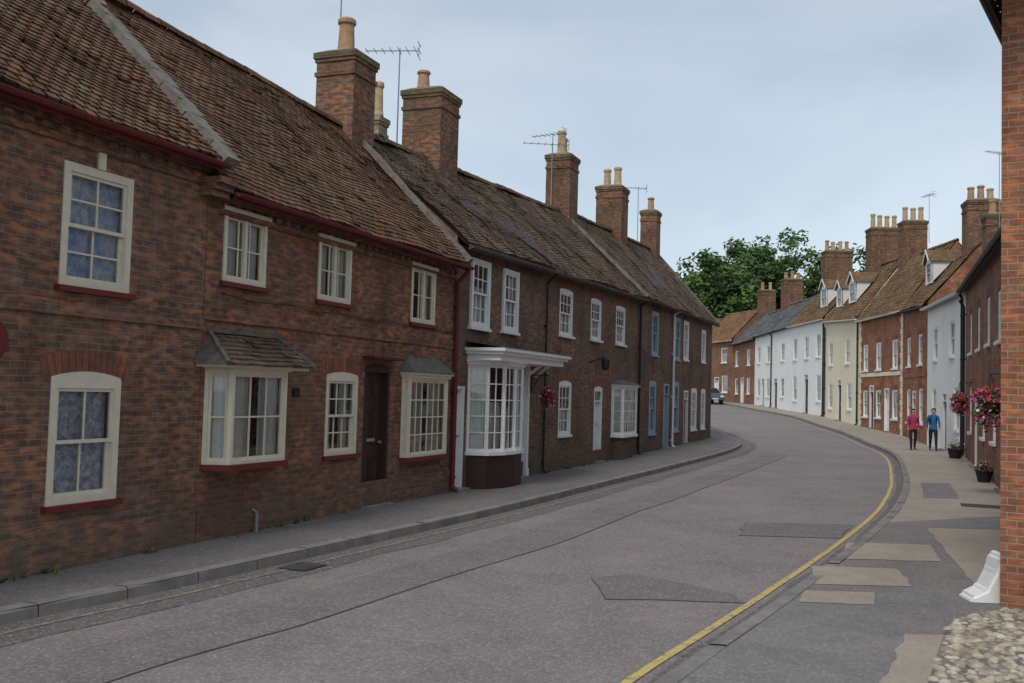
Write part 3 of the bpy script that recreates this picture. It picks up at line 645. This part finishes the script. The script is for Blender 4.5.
P['trim'].bar((-.2,-.13,EH-.03),(8.6,-.13,EH-.03),.025,.13,BROWNP)
gutter(P,-.2,EH+.01,8.6,EH+.01,-.19,BROWNP,fascia=False)
P['trim'].bar((8.6,-.14,EH),(8.6,3,EH+3.2),.03,.18,CREAM)
finP(P,e)
def guard():
    bm=bmesh.new()
    pr=[(0,0),(.36,0),(.34,.07),(.2,.14),(.11,.32),(.08,.46),(.0,.5)]
    w=.34
    vs=[[bm.verts.new((x,y,z)) for x,z in pr] for y in (0,w)]
    bm.faces.new(vs[0]); bm.faces.new(vs[1][::-1])
    for i in range(len(pr)):
        j=(i+1)%len(pr); bm.faces.new([vs[0][j],vs[0][i],vs[1][i],vs[1][j]])
    bmesh.ops.recalc_face_normals(bm,faces=bm.faces); bmesh.ops.bevel(bm,geom=bm.edges[:],offset=.025,segments=3,affect='EDGES')
    me=bpy.data.meshes.new('white_guard_stone'); bm.to_mesh(me); bm.free(); me.materials.append(WHITE)
    o=bpy.data.objects.new('white_guard_stone',me); S.collection.objects.link(o); return o
o=guard(); o.location=(4.86,9.98,-.02); o.rotation_euler=(0,0,math.radians(175))

# ================================================================== ROAD, PAVEMENTS
def cr(pts,step):
    pts=[Vector((p[0],p[1],0)) for p in pts]; out=[]
    q=[2*pts[0]-pts[1]]+pts+[2*pts[-1]-pts[-2]]
    for i in range(1,len(q)-2):
        a,b_,c,d=q[i-1:i+3]; n=max(1,int((c-b_).length/step))
        for k in range(n):
            t=k/n; out.append(.5*((2*b_)+(c-a)*t+(2*a-5*b_+4*c-d)*t*t+(3*b_-a-3*c+d)*t**3))
    out.append(pts[-1]); return out
def resample(L,n):
    ac=[0]
    for a,c in zip(L,L[1:]): ac.append(ac[-1]+(c-a).length)
    out=[];j=0
    for i in range(n):
        t=ac[-1]*i/(n-1)
        while j<len(ac)-2 and ac[j+1]<t: j+=1
        out.append(L[j].lerp(L[j+1],min(1,(t-ac[j])/(ac[j+1]-ac[j]+1e-9))))
    return out
def offs(L,d):
    out=[]
    for i,p in enumerate(L):
        t=(L[min(i+1,len(L)-1)]-L[max(i-1,0)]).normalized(); out.append(p+Vector((-t.y,t.x,0))*d)
    return out
def strip(name,A,C,z,mat,m=1,parent=None):
    b=B(); A=list(A);C=list(C)
    if len(A)!=len(C): n=max(len(A),len(C)); A=resample(A,n);C=resample(C,n)
    for i in range(len(A)-1):
        for k in range(m):
            q=[A[i].lerp(C[i],k/m),A[i].lerp(C[i],(k+1)/m),A[i+1].lerp(C[i+1],(k+1)/m),A[i+1].lerp(C[i+1],k/m)]
            b.face([(p.x,p.y,ter(p.y)+z) for p in q],mat)
    return b.done(name,parent)
KL=cr([(-11.5,-9),(-7.6,-.5),(-5.35,5.1),(-4.1,8.2),(-3.47,9.32),(-2.61,11.14),(-1.45,13.62),(-.12,16.54),(1.97,21.5),(5.38,29.68),(8.2,36.64),(9.75,42),(10.3,48),(10.6,56),(11,66),(10.8,76),(10,86),(7.5,97),(2,107),(-8,116),(-30,130)],.6)
KR=cr([(-5.2,-9),(-1.9,1),(1.01,6.72),(2.57,9.56),(5.4,14.92),(7.64,19.6),(10.41,26.38),(14.31,37.52),(16.83,49.34),(18.0,58.58),(18.65,66),(18.75,74.8),(18.6,84),(17.9,92),(16,99),(12,106),(5,115),(-5,124),(-26,140)],.6)
LI=cr([lw(s,.5) for s in (-22,-12,0,12,24,36)]+[(8.3,56),(8.6,66),(8.4,76),(7.4,85),(5,94),(-1,102),(-12,110),(-32,124)],.8)
RI=cr([(5,-9),(6.5,2),(7.3,8),(8.6,13),(10,17.5),(11.8,22.5),(16.9,35.7),(18.9,44),(20.2,50),(20.8,58),(21.3,66),(21.5,75),(21.3,85),(20.9,92),(19.3,98.5),(15.5,106.5),(9,118),(0,128),(-24,146)],.8)
ys=[-600,-100,-20,0,15,30,37,44,50,58,66,75,85,95,120,200,400,1200]
b=B()
for a,c in zip(ys,ys[1:]): 
    for xa,xb in ((-900,-60),(-60,60),(60,900)): b.face([(xa,a,ter(a)-.25),(xb,a,ter(a)-.25),(xb,c,ter(c)-.25),(xa,c,ter(c)-.25)],GROUND)
b.done('ground')
RZ=-.11
strip('road',resample(KR,230),resample(KL,230),RZ,ASPH,8)
strip('left_pavement',resample(KL,200),resample(LI,200),0,PAVEL,2)
KRs=resample(KR,260);RIs=resample(RI,260)
k=next(i for i,p in enumerate(KRs) if p.y>15.3)
strip('pavement',RIs[:k+1],KRs[:k+1],0,PAVE,4); strip('pavement',RIs[k:],KRs[k:],0,CONC2,4)
def kerbs(name,L,side):
    b=B(); ins=offs(L,.14*side)
    n=int(sum((c-a).length for a,c in zip(L,L[1:]))/.9); A=resample(L,n);I=resample(ins,n)
    for p,q,r,s in zip(A,A[1:],I,I[1:]):
        h=random.uniform(.004,.016); g=.005
        p,q,r,s=p.lerp(q,g),q.lerp(p,g),r.lerp(s,g),s.lerp(r,g)
        z=lambda v:ter(v.y)
        off=(p-r).normalized()*.022
        lo=[(v.x,v.y,z(v)-.16) for v in (p,q,s,r)]
        hi=[(p.x-off.x,p.y-off.y,z(p)+h),(q.x-off.x,q.y-off.y,z(q)+h),(s.x,s.y,z(s)+h),(r.x,r.y,z(r)+h)]
        md=[(v.x,v.y,z(v)+h-.025) for v in (p,q)]
        F=[[lo[0],lo[1],md[1],md[0]],[md[0],md[1],hi[1],hi[0]],hi,[lo[2],lo[3],hi[3],hi[2]]]
        if side>0: F=[x[::-1] for x in F]
        for x in F: b.face(x,KERB)
    return b.done(name)
kerbs('left_kerb',KL,1); kerbs('right_kerb',KR,-1)
def varoff(L,o,amp,f,sd):
    A=offs(L,o); C=offs(L,o+1.0)
    return [a+(c-a)*(amp*noise.noise(Vector((i*f,sd,0)))) for i,(a,c) in enumerate(zip(A,C))]
strip('left_gutter_edge',offs(KL,-.02),varoff(KL,-.6,.12,.5,1),RZ+.004,ASPHL,2)
strip('left_line_marking',offs(KL,-.24),offs(KL,-.30),RZ+.009,YELF)
strip('right_gutter_edge',offs(KR,.02),varoff(KR,.18,.08,.5,2),RZ+.004,ASPHL,1)
KR2=[p for p in KR if p.y<88]
strip('yellow_line_marking',varoff(KR2,.25,.02,.4,3),varoff(KR2,.325,.02,.4,3),RZ+.009,YEL)
L1=KL[10:78]
strip('resurfaced_strip',varoff(L1,-1.15,.1,.25,5),varoff(L1,-1.95,.1,.15,6),RZ+.003,ASPH3,2)
strip('road_seam',varoff(L1,-1.935,.1,.15,6),varoff(L1,-1.955,.1,.15,6),RZ+.007,SEAM)
def patch(name,pts,z,mat,seam=False):
    b=B(); P_=[Vector((p[0],p[1],0)) for p in pts]; out=[]
    for i,p in enumerate(P_):
        q=P_[(i+1)%len(P_)]; n=max(2,int((q-p).length/.15))
        for k in range(n):
            v=p.lerp(q,k/n); out.append(v+Vector((noise.noise(v*3),noise.noise(v*3+Vector((9,0,0))),0))*.05)
    c=sum(out,Vector())/len(out)
    if seam:
        b.face([(x.x,x.y,ter(x.y)+z) for x in [v+(v-c).normalized()*.018 for v in out]],SEAM); z+=.003
    b.face([(x.x,x.y,ter(x.y)+z) for x in out],mat); return b.done(name)
patch('road_patch',[(1.0,9.9),(2.35,9.9),(2.3,10.35),(1.45,11.3),(.95,11.0)],RZ+.004,ASPH2,True)
patch('road_patch',[(3.4,14.7),(4.9,14.7),(5.6,16.3),(3.9,16.3)],RZ+.004,ASPH2,True)
for pts in ([(2.35,6.4),(3.0,6.4),(3.8,8.3),(3.3,8.3)],[(2.75,9.45),(3.45,9.45),(3.7,10.05),(3.0,10.05)],[(3.2,10.4),(4.2,10.4),(4.5,11.5),(3.5,11.5)],[(4.0,12.1),(5.25,12.1),(5.7,13.5),(4.6,13.5)],[(4.95,10.6),(5.3,10.3),(7.6,15.3),(6.4,15.3)]):
    patch('pavement_patch',pts,.005,CONC)
patch('pavement_patch',[(8.4,20.2),(9.1,20.2),(10.6,24),(9.9,24)],.005,PAVE)
def grate(name,x,y,w,l,a,z):
    b=B(); b.box(-w/2,w/2,-l/2,l/2,0,.006,IRON)
    n=int(l/.05)
    for i in range(n): yy=-l/2+.03+i*(l-.06)/n; b.box(-w/2+.03,w/2-.03,yy,yy+.02,.004,.012,IRON2)
    o=b.done(name); o.location=(x,y,z); o.rotation_euler=(0,0,a)
grate('drain_cover',9.0,18.8,.9,.6,-.4,.002); grate('drain_cover',-2.25,11.15,.35,.45,-.4,RZ+.012)
# pebbles
b=B(); poly=[(2.55,6.2),(3.85,8.75),(4.65,9.45),(7.5,7.6),(6,4),(3,4)]
def inside(x,y):
    c=False
    for i in range(len(poly)):
        (x1,y1),(x2,y2)=poly[i],poly[i-1]
        if (y1>y)!=(y2>y) and x<(x2-x1)*(y-y1)/(y2-y1)+x1: c=not c
    return c
b.face([(x,y,.006) for x,y in poly],MORT)
k=0; y=5.0
while y<9.6:
    x=2.3
    while x<5.6:
        px,py=x+random.uniform(-.03,.03),y+random.uniform(-.03,.03)
        if inside(px,py):
            r=random.uniform(.032,.062); ra=r*random.uniform(.7,1); t=random.random()*3; k+=1; uv=(k+.5,.5)
            rings=[(1,0),(.85,.45),(.5,.8),(0,.95)]; sg=7; hh=random.uniform(.5,.8)*ra
            def pt(ri,i):
                a=2*math.pi*i/sg; u=r*ri[0]*math.cos(a); v=ra*ri[0]*math.sin(a)
                return (px+u*math.cos(t)-v*math.sin(t),py+u*math.sin(t)+v*math.cos(t),.0+ri[1]*hh)
            for A,C in zip(rings,rings[1:]):
                for i in range(sg): b.face([pt(A,i),pt(A,i+1),pt(C,i+1),pt(C,i)],PEB,[uv]*4,True)
        x+=.085
    y+=.085
b.done('pebble_paving')
b=B(); rnd=random.Random(5)
for s in [rnd.uniform(-12,34) for _ in range(70)]:
    if 7.9<s<10.5: continue
    p=lw(s,-.05)
    for j in range(rnd.randint(5,16)):
        q=Vector((p[0]+rnd.gauss(0,.05),p[1]+rnd.gauss(0,.05),.0)); t=q+Vector((rnd.gauss(0,.04),rnd.gauss(0,.04),rnd.uniform(.03,.1)))
        w=Vector((rnd.gauss(0,.012),rnd.gauss(0,.012),0)); b.face([q-w,q+w,t],rnd.choice(LEAF))
b.done('weeds')

# ================================================================== TREES
def tree(x,y,h,r,seed):
    rnd=random.Random(seed); g=ter(y)-.3; b=B()
    b.tube((x,y,g),(x+.2,y,g+h*.4),.35,.24,BARK,9); 
    cl=[]
    for i in range(9):
        a=rnd.uniform(0,6.28); el=rnd.uniform(.2,1.2); l=r*rnd.uniform(.6,.95)
        p0=Vector((x+.2*i/9,y,g+h*(.25+.02*i))); p1=p0+Vector((math.cos(a)*math.cos(el)*l,math.sin(a)*math.cos(el)*l,math.sin(el)*l*1.2))
        b.tube(p0,p1,.14,.05,BARK,6); cl.append(p1)
    c=Vector((x,y,g+h*.58)); 
    for i in range(115):
        v=Vector((rnd.gauss(0,1),rnd.gauss(0,1),rnd.gauss(0,1))).normalized()*rnd.uniform(.35,1.0)
        cl.append(c+Vector((v.x*r,v.y*r,v.z*h*.38)))
    for p in cl:
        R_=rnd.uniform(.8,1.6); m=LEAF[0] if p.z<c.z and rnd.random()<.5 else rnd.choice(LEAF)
        for j in range(75):
            v=Vector((rnd.gauss(0,1),rnd.gauss(0,1),rnd.gauss(0,.8))).normalized()*R_*rnd.uniform(.35,1)
            q=p+v; s=rnd.uniform(.2,.38)
            u=Vector((rnd.gauss(0,1),rnd.gauss(0,1),rnd.gauss(0,.6))).normalized(); w=u.orthogonal().normalized()
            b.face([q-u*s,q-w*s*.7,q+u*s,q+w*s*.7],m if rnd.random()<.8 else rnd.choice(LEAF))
    b.done('tree')
for i,(x,y,h,r) in enumerate([(25,122,19.3,5.6),(30,129,21.5,6),(36,126,22.5,6.3),(41,120,20.5,5.6),(27.5,142,21.5,6.8),(46,120,17.5,5.2),(22,146,18,6),(34,140,24,6.5)]): tree(x,y,h,r,i)

# ================================================================== ANTENNAS
def antenna(x,y,z0,z1,ang,n=7,ln=1.1):
    b=B(); b.tube((0,0,0),(0,0,z1-z0),.018,.014,METAL,6)
    d=Vector((math.cos(ang),math.sin(ang),0)); w=Vector((-d.y,d.x,0)); t=Vector((0,0,z1-z0-.05))
    b.tube(t-d*ln*.35,t+d*ln*.65,.012,.012,METAL,6)
    for i in range(n):
        c=t-d*ln*.3+d*ln*.92*i/(n-1); b.tube(c-w*(.28-.02*i),c+w*(.28-.02*i),.008,.008,METAL,5)
    c=t-d*ln*.36
    for dz in (-.15,0,.15): b.tube(c-w*.2+Vector((0,0,dz)),c+w*.2+Vector((0,0,dz)),.008,.008,METAL,5)
    b.tube(c-Vector((0,0,.16)),c+Vector((0,0,.16)),.008,.008,METAL,5)
    b.tube((0,0,.1),(.02,0,-.5),.02,.02,METAL,6)
    o=b.done('tv_antenna'); o.location=(x,y,z0)
p=lw(9.7,2.55); antenna(*p,7.1,9.45,math.radians(175),ln=1.2)
p=lw(7.75,2.9); antenna(*p,8.0,10.2,math.radians(80),n=4,ln=.4)
p=lw(20.9,2.8); antenna(*p,7.9,10.1,math.radians(185),ln=1.5)
p=lw(21.5,3.0); antenna(*p,7.9,10.6,math.radians(150),ln=1.2)
p=lw(32.5,2.8); antenna(*p,8.4,11.0,math.radians(185),ln=1.0)
antenna(24.3,58,11.8,14.2,math.radians(100)); antenna(19.6,40,9.6,12.2,math.radians(200))

# ================================================================== FLOWERS, POTS, SIGN
PINK=M_plain('pink_petals',(.75,.08,.28),.7,.1,5,bump=0); REDF=M_plain('red_petals',(.65,.03,.04),.7,.1,5,bump=0); WHF=M_plain('white_petals',(.8,.75,.78),.7,.1,5,bump=0); MAG=M_plain('purple_petals',(.4,.05,.4),.7,.1,5,bump=0)
def basket(x,y,z,r,wall_dir,seed,chain=.5):
    rnd=random.Random(seed); b=B()
    b.lathe(0,0,[(0,-r*.7),(r*.35,-r*.62),(r*.6,-r*.35),(r*.66,0),(r*.6,.01),(0,.01)],BROWNP,12)
    for i in range(900):
        v=Vector((rnd.gauss(0,1),rnd.gauss(0,1),rnd.gauss(0,1))).normalized(); rr=rnd.uniform(.65,1.05)*(1+.25*noise.noise(v*2+Vector((seed,0,0))))
        q=Vector((v.x*r*rr,v.y*r*rr,v.z*r*rr*.95+.02- (r*.9*rnd.random() if v.z<0 else 0)))
        s=rnd.uniform(.02,.045); u=Vector((rnd.gauss(0,1),rnd.gauss(0,1),rnd.gauss(0,1))).normalized(); w=u.orthogonal().normalized()
        m=rnd.choice(LEAF+[LEAF[1]]) if rnd.random()<.5 else rnd.choice([PINK,PINK,REDF,REDF,WHF,MAG])
        b.face([q-u*s,q-w*s,q+u*s,q+w*s],m)
    top=Vector((0,0,chain+.1))
    for a in (0,2.1,4.2): b.tube((r*.6*math.cos(a),r*.6*math.sin(a),0),top,.006,.006,BLACKP,5)
    wd=Vector((wall_dir[0],wall_dir[1],0)); b.tube(top,top+wd,.014,.014,BLACKP,6)
    b.tube(top+wd*.4,top+wd+Vector((0,0,-.35)),.01,.01,BLACKP,6)
    b.tube(top+wd,top+wd+Vector((0,0,-.4)),.014,.014,BLACKP,6)
    o=b.done('hanging_flower_basket'); o.location=(x,y,z)
basket(9.93,20.6,1.95,.36,(.5,-.2),1); basket(14.25,31.6,2.0,.27,(.45,-.18),2); 
p=lw(11.75,-.42); basket(p[0],p[1],1.85,.17,(-.37,.14),3,.35)
def planter(x,y,s,seed,g=0):
    rnd=random.Random(seed); b=B(); b.lathe(0,0,[(0,0),(s*.7,0),(s,s*1.3),(s*1.1,s*1.32),(s*1.1,s*1.5),(s*.95,s*1.5),(s*.9,s*1.35),(0,s*1.35)],BLACKP,16)
    for i in range(350):
        q=Vector((rnd.gauss(0,.45)*s,rnd.gauss(0,.45)*s,s*1.4+abs(rnd.gauss(0,.55))*s)); k=rnd.uniform(.02,.05)
        u=Vector((rnd.gauss(0,1),rnd.gauss(0,1),rnd.gauss(0,1))).normalized(); w=u.orthogonal().normalized()
        b.face([q-u*k,q-w*k*.5,q+u*k,q+w*k*.5],rnd.choice(LEAF) if rnd.random()<.85 else rnd.choice([REDF,WHF,PINK]))
    o=b.done('plant_pot'); o.location=(x,y,g)
planter(15.45,34.6,.24,1); planter(11.75,24.7,.2,2)
b=B(); p=lw(-2.85,-.03); b.tube((0,-.02,0),(0,.02,0),.2,.2,REDP,24); b.tube((0,-.03,0),(0,-.02,0),.16,.16,REDP,24)
o=b.done('round_wall_sign'); o.location=(p[0],p[1],2.25); o.rotation_euler=(0,0,LA)

# ================================================================== PARKED CAR
def car(x,y,ang,col):
    e=empty('parked_car',(x,y,ter(y)+RZ),ang)
    prof=[(-2.0,.35),(-2.05,.6),(-1.98,.82),(-1.15,.93),(-.55,1.38),(.75,1.42),(1.5,1.02),(1.95,.95),(2.02,.6),(1.98,.32)]
    cp=M_plain('car_paint',col,.25,.02,5,.6,0); tyre=M_plain('tyre',(.02,.02,.02),.8,.1,5)
    bm=bmesh.new(); rows=[]
    for wv,ins in ((-.84,.0),(-.6,.0),(.6,0),(.84,0)):
        rows.append([bm.verts.new((px,wv*(1-.22*max(0,pz-.9)/.5 if abs(wv)>.7 else 1),pz+(.03 if abs(wv)<.7 and pz>.8 else 0))) for px,pz in prof])
    for A,C in zip(rows,rows[1:]):
        for i in range(len(prof)): j=(i+1)%len(prof); bm.faces.new([A[i],A[j],C[j],C[i]])
    bm.faces.new(rows[0][::-1]); bm.faces.new(rows[-1])
    bmesh.ops.recalc_face_normals(bm,faces=bm.faces); bmesh.ops.bevel(bm,geom=bm.edges[:],offset=.03,segments=2,affect='EDGES')
    me=bpy.data.meshes.new('body'); bm.to_mesh(me); bm.free(); me.materials.append(cp); o=bpy.data.objects.new('body',me); S.collection.objects.link(o); o.parent=e
    b=B()
    for sy in (-1,1):
        Y=lambda z: sy*(.845*(1-.22*max(0,z-.9)/.5)+.012)
        b.face([(-1.0,Y(.96),.96),(-.1,Y(.96),.96),(-.1,Y(1.34),1.34),(-.5,Y(1.34),1.34)],BLACKP)
        b.face([(-.02,Y(.96),.96),(1.35,Y(1.0),1.0),(.7,Y(1.36),1.36),(-.02,Y(1.36),1.36)],BLACKP)
    b.face([(-1.13,-.68,1.0),(-1.13,.68,1.0),(-.62,.62,1.38),(-.62,-.62,1.38)],BLACKP); b.face([(1.5,-.68,1.07),(1.5,.68,1.07),(.86,.62,1.42),(.86,-.62,1.42)],BLACKP)
    b.done('car_windows',e)
    b=B()
    for wx in (-1.28,1.25):
        for sy in (-1,1): b.tube((wx,sy*.66,.31),(wx,sy*.86,.31),.31,.31,tyre,20); b.tube((wx,sy*.86,.31),(wx,sy*.875,.31),.2,.18,METAL,14)
    b.done('wheels',e)
    b=B()
    for sy in (-.6,.6): b.box(-2.08,-2.02,sy-.15,sy+.15,.62,.76,WHITE); b.box(2.0,2.06,sy-.12,sy+.12,.62,.82,REDP)
    b.box(-2.085,-2.05,-.26,.26,.42,.53,WHITE); b.done('lights_and_plates',e)
car(17.35,87.6,math.radians(97),(.09,.11,.15))

# ================================================================== PEOPLE
SKIN=M_plain('skin',(.5,.3,.22),.6,.1,5,bump=0)
def person(name,x,y,ang,top,leg,hair,shoe,stride,sc,pack=None):
    e=empty(name,(x,y,ter(y)+.004),ang); e.scale=(sc,)*3
    s=stride
    V=[((0,0,.93),(.155,.115)),((0,0,1.1),(.14,.105)),((0,-.01,1.28),(.165,.115)),((0,0,1.42),(.14,.095)),((0,-.005,1.5),(.055,.055)),((0,-.02,1.56),(.06,.07)),((0,-.025,1.63),(.078,.095)),((0,-.015,1.70),(.06,.075))]
    E=[(0,1),(1,2),(2,3),(3,4),(4,5),(5,6),(6,7)]
    hands=[]
    for sg in (-1,1):
        k=len(V); q=s*sg
        V+=[((sg*.17,0,1.41),(.062,.062)),((sg*.225,.02+q*.10,1.15),(.048,.05)),((sg*.225,-.06+q*.2,.93),(.034,.036)),((sg*.222,-.08+q*.225,.86),(.022,.036))]
        E+=[(3,k),(k,k+1),(k+1,k+2),(k+2,k+3)]; hands.append((Vector(V[k+2][0]),Vector(V[k+3][0]),sg))
        k=len(V); q=-s*sg
        V+=[((sg*.095,0,.86),(.095,.1)),((sg*.1,-.04-q*.14 ,.49),(.062,.066)),((sg*.1,.03-q*.3,.09+(.05 if q<0 else 0)),(.04,.045)),((sg*.11,-.11-q*.3,.035+(.01 if q<0 else 0)),(.042,.032))]
        E+=[(0,k),(k,k+1),(k+1,k+2),(k+2,k+3)]
    me=bpy.data.meshes.new('tmp'); me.from_pydata([v[0] for v in V],E,[]); o=bpy.data.objects.new('tmp',me); S.collection.objects.link(o)
    m=o.modifiers.new('s','SKIN'); 
    for i,v in enumerate(V): me.skin_vertices[0].data[i].radius=v[1]
    for i in range(len(V)): me.skin_vertices[0].data[i].use_root=(i==0)
    m.use_smooth_shade=True; o.modifiers.new('d','SUBSURF').levels=2
    dg=bpy.context.evaluated_depsgraph_get(); me2=bpy.data.meshes.new_from_object(o.evaluated_get(dg)); bpy.data.objects.remove(o)
    for mm in (top,leg,SKIN,hair,shoe): me2.materials.append(mm)
    for pl in me2.polygons:
        c=pl.center; pl.use_smooth=True
        if c.z>1.5: pl.material_index=3 if (c.y>.015 or c.z>1.715 or (abs(c.x)>.06 and c.y>-.04)) else 2
        elif c.z<.09: pl.material_index=4
        elif abs(c.x)>.17 and c.z<.95: pl.material_index=2
        elif c.z<.88 and abs(c.x)<.2: pl.material_index=1
        else: pl.material_index=0
    bo=bpy.data.objects.new('body',me2); S.collection.objects.link(bo); bo.parent=e
    b=B()
    for w,h,sg in hands:
        d=(h-w).normalized()
        for i,l in enumerate((.065,.075,.07,.055)):
            o0=h+Vector((0,-.025+.017*i,-.02)); m1=o0+d*l*.5; b.tube(o0,m1,.008,.0075,SKIN,6); b.tube(m1,m1+(d+Vector((-sg*.5,0,0))).normalized()*l*.5,.0075,.006,SKIN,6)
        b.tube(h+Vector((0,-.03,.01)),h+Vector((-sg*.01,-.055,-.03)),.010,.007,SKIN,6)
    b.done('fingers',e)
    b=B()
    for sg in (-1,1):
        b.tube((sg*.03,-.115,1.645),(sg*.03,-.122,1.645),.011,.008,WHITE,8); b.tube((sg*.03,-.122,1.645),(sg*.03,-.124,1.645),.006,.005,BLACKP,8)
        b.bar((sg*.018,-.12,1.667),(sg*.045,-.112,1.665),.008,.006,hair); b.tube((sg*.078,-.01,1.61),(sg*.09,0,1.655),.012,.014,SKIN,6)
    b.bar((0,-.112,1.645),(0,-.14,1.605),.014,.014,SKIN,.026,.02); b.bar((-.022,-.113,1.578),(.022,-.113,1.578),.008,.01,REDF)
    b.done('face',e)
    b=B(); n=10
    for i in range(n):
        for j in range(5):
            f=lambda i,j:(.088*math.sin(j/5*1.75)*math.cos(math.pi*(i/n)*1.3-.47),-.01+.1*math.sin(j/5*1.75)*math.sin(math.pi*(i/n)*1.3-.47),1.655+.1*math.cos(j/5*1.75))
            b.face([f(i,j),f(i+1,j),f(i+1,j+1),f(i,j+1)],hair,smooth=True)
    b.done('hair',e)
    if pack:
        b=B()
        for sg in (-1,1): b.bar((sg*.1,.08,1.44),(sg*.1,-.1,1.4),.045,.02,pack); b.bar((sg*.1,-.115,1.4),(sg*.12,-.1,1.12),.045,.02,pack)
        bm=bmesh.new(); bmesh.ops.create_cube(bm,size=1); bmesh.ops.scale(bm,vec=(.3,.17,.44),verts=bm.verts); bmesh.ops.translate(bm,vec=(0,.19,1.23),verts=bm.verts); bmesh.ops.bevel(bm,geom=bm.edges[:],offset=.05,segments=3,affect='EDGES')
        m3=bpy.data.meshes.new('rucksack'); bm.to_mesh(m3); bm.free(); m3.materials.append(pack); q=bpy.data.objects.new('rucksack',m3); S.collection.objects.link(q); q.parent=e
        b.done('rucksack_straps',e)
NAVY=M_plain('navy_jacket',(.04,.09,.3),.8,.2,5,bump=0); TEAL=M_plain('blue_fleece',(.03,.14,.33),.8,.2,5,bump=0); DARKT=M_plain('dark_trousers',(.02,.022,.03),.85,.2,5,bump=0)
REDJ=M_plain('red_fabric',(.5,.04,.09),.8,.2,5,bump=0); HAIR1=M_plain('brown_hair',(.08,.045,.025),.7,.2,5,bump=0); HAIR2=M_plain('dark_hair',(.03,.02,.015),.7,.2,5,bump=0)
person('woman_walking',15.85,39.2,math.radians(-14),REDJ,DARKT,HAIR2,BLACKP,.8,.93,NAVY)
person('man_walking',16.6,39.1,math.radians(-18),TEAL,DARKT,HAIR1,BLACKP,-.7,.95,DARKT)

# ================================================================== WORLD, SUN, CAMERA
w=bpy.data.worlds.new('World'); S.world=w; w.use_nodes=True; t=w.node_tree; t.nodes.clear()
out=t.nodes.new('ShaderNodeOutputWorld'); bg1=t.nodes.new('ShaderNodeBackground'); bg2=t.nodes.new('ShaderNodeBackground'); add=t.nodes.new('ShaderNodeAddShader')
sky=t.nodes.new('ShaderNodeTexSky'); sky.sky_type='NISHITA'; sky.sun_disc=False
SE,SR=math.radians(48),math.radians(205)
sky.sun_elevation=SE; sky.sun_rotation=SR
t.links.new(sky.outputs[0],bg1.inputs[0]); bg1.inputs[1].default_value=.05
tc=t.nodes.new('ShaderNodeTexCoord'); mp=t.nodes.new('ShaderNodeMapping'); mp.inputs['Scale'].default_value=(1,1,2.6)
t.links.new(tc.outputs['Generated'],mp.inputs[0])
nz=t.nodes.new('ShaderNodeTexNoise'); nz.inputs['Scale'].default_value=1.9; nz.inputs['Detail'].default_value=4; nz.inputs['Roughness'].default_value=.5; nz.inputs['Distortion'].default_value=.4
t.links.new(mp.outputs[0],nz.inputs[0])
rp=t.nodes.new('ShaderNodeValToRGB'); t.links.new(nz.outputs['Fac'],rp.inputs[0])
rp.color_ramp.elements[0].position=.34; rp.color_ramp.elements[0].color=(.38,.445,.505,1)
rp.color_ramp.elements[1].position=.64; rp.color_ramp.elements[1].color=(.62,.665,.695,1)
t.links.new(rp.outputs[0],bg2.inputs[0]); bg2.inputs[1].default_value=.85
t.links.new(bg1.outputs[0],add.inputs[0]); t.links.new(bg2.outputs[0],add.inputs[1]); t.links.new(add.outputs[0],out.inputs[0])
sd=bpy.data.lights.new('sun','SUN'); sd.energy=1.5; sd.angle=math.radians(14); sd.color=(1,.93,.83)
so=bpy.data.objects.new('sun',sd); S.collection.objects.link(so)
az=SR; dv=Vector((math.sin(az)*math.cos(SE),math.cos(az)*math.cos(SE),math.sin(SE)))
so.rotation_euler=dv.to_track_quat('Z','Y').to_euler()
cd=bpy.data.cameras.new('camera'); co=bpy.data.objects.new('camera',cd); S.collection.objects.link(co); S.camera=co
cd.sensor_width=36; cd.lens=995/1024*36; cd.clip_end=3000; cd.clip_start=.05
Mx=Matrix.Rotation(math.radians(90+2.9),4,'X')@Matrix.Rotation(math.radians(1.6),4,'Z'); Mx.translation=(0,0,1.9); co.matrix_world=Mx
S.view_settings.view_transform='Standard'; S.view_settings.look='None'; S.view_settings.exposure=0
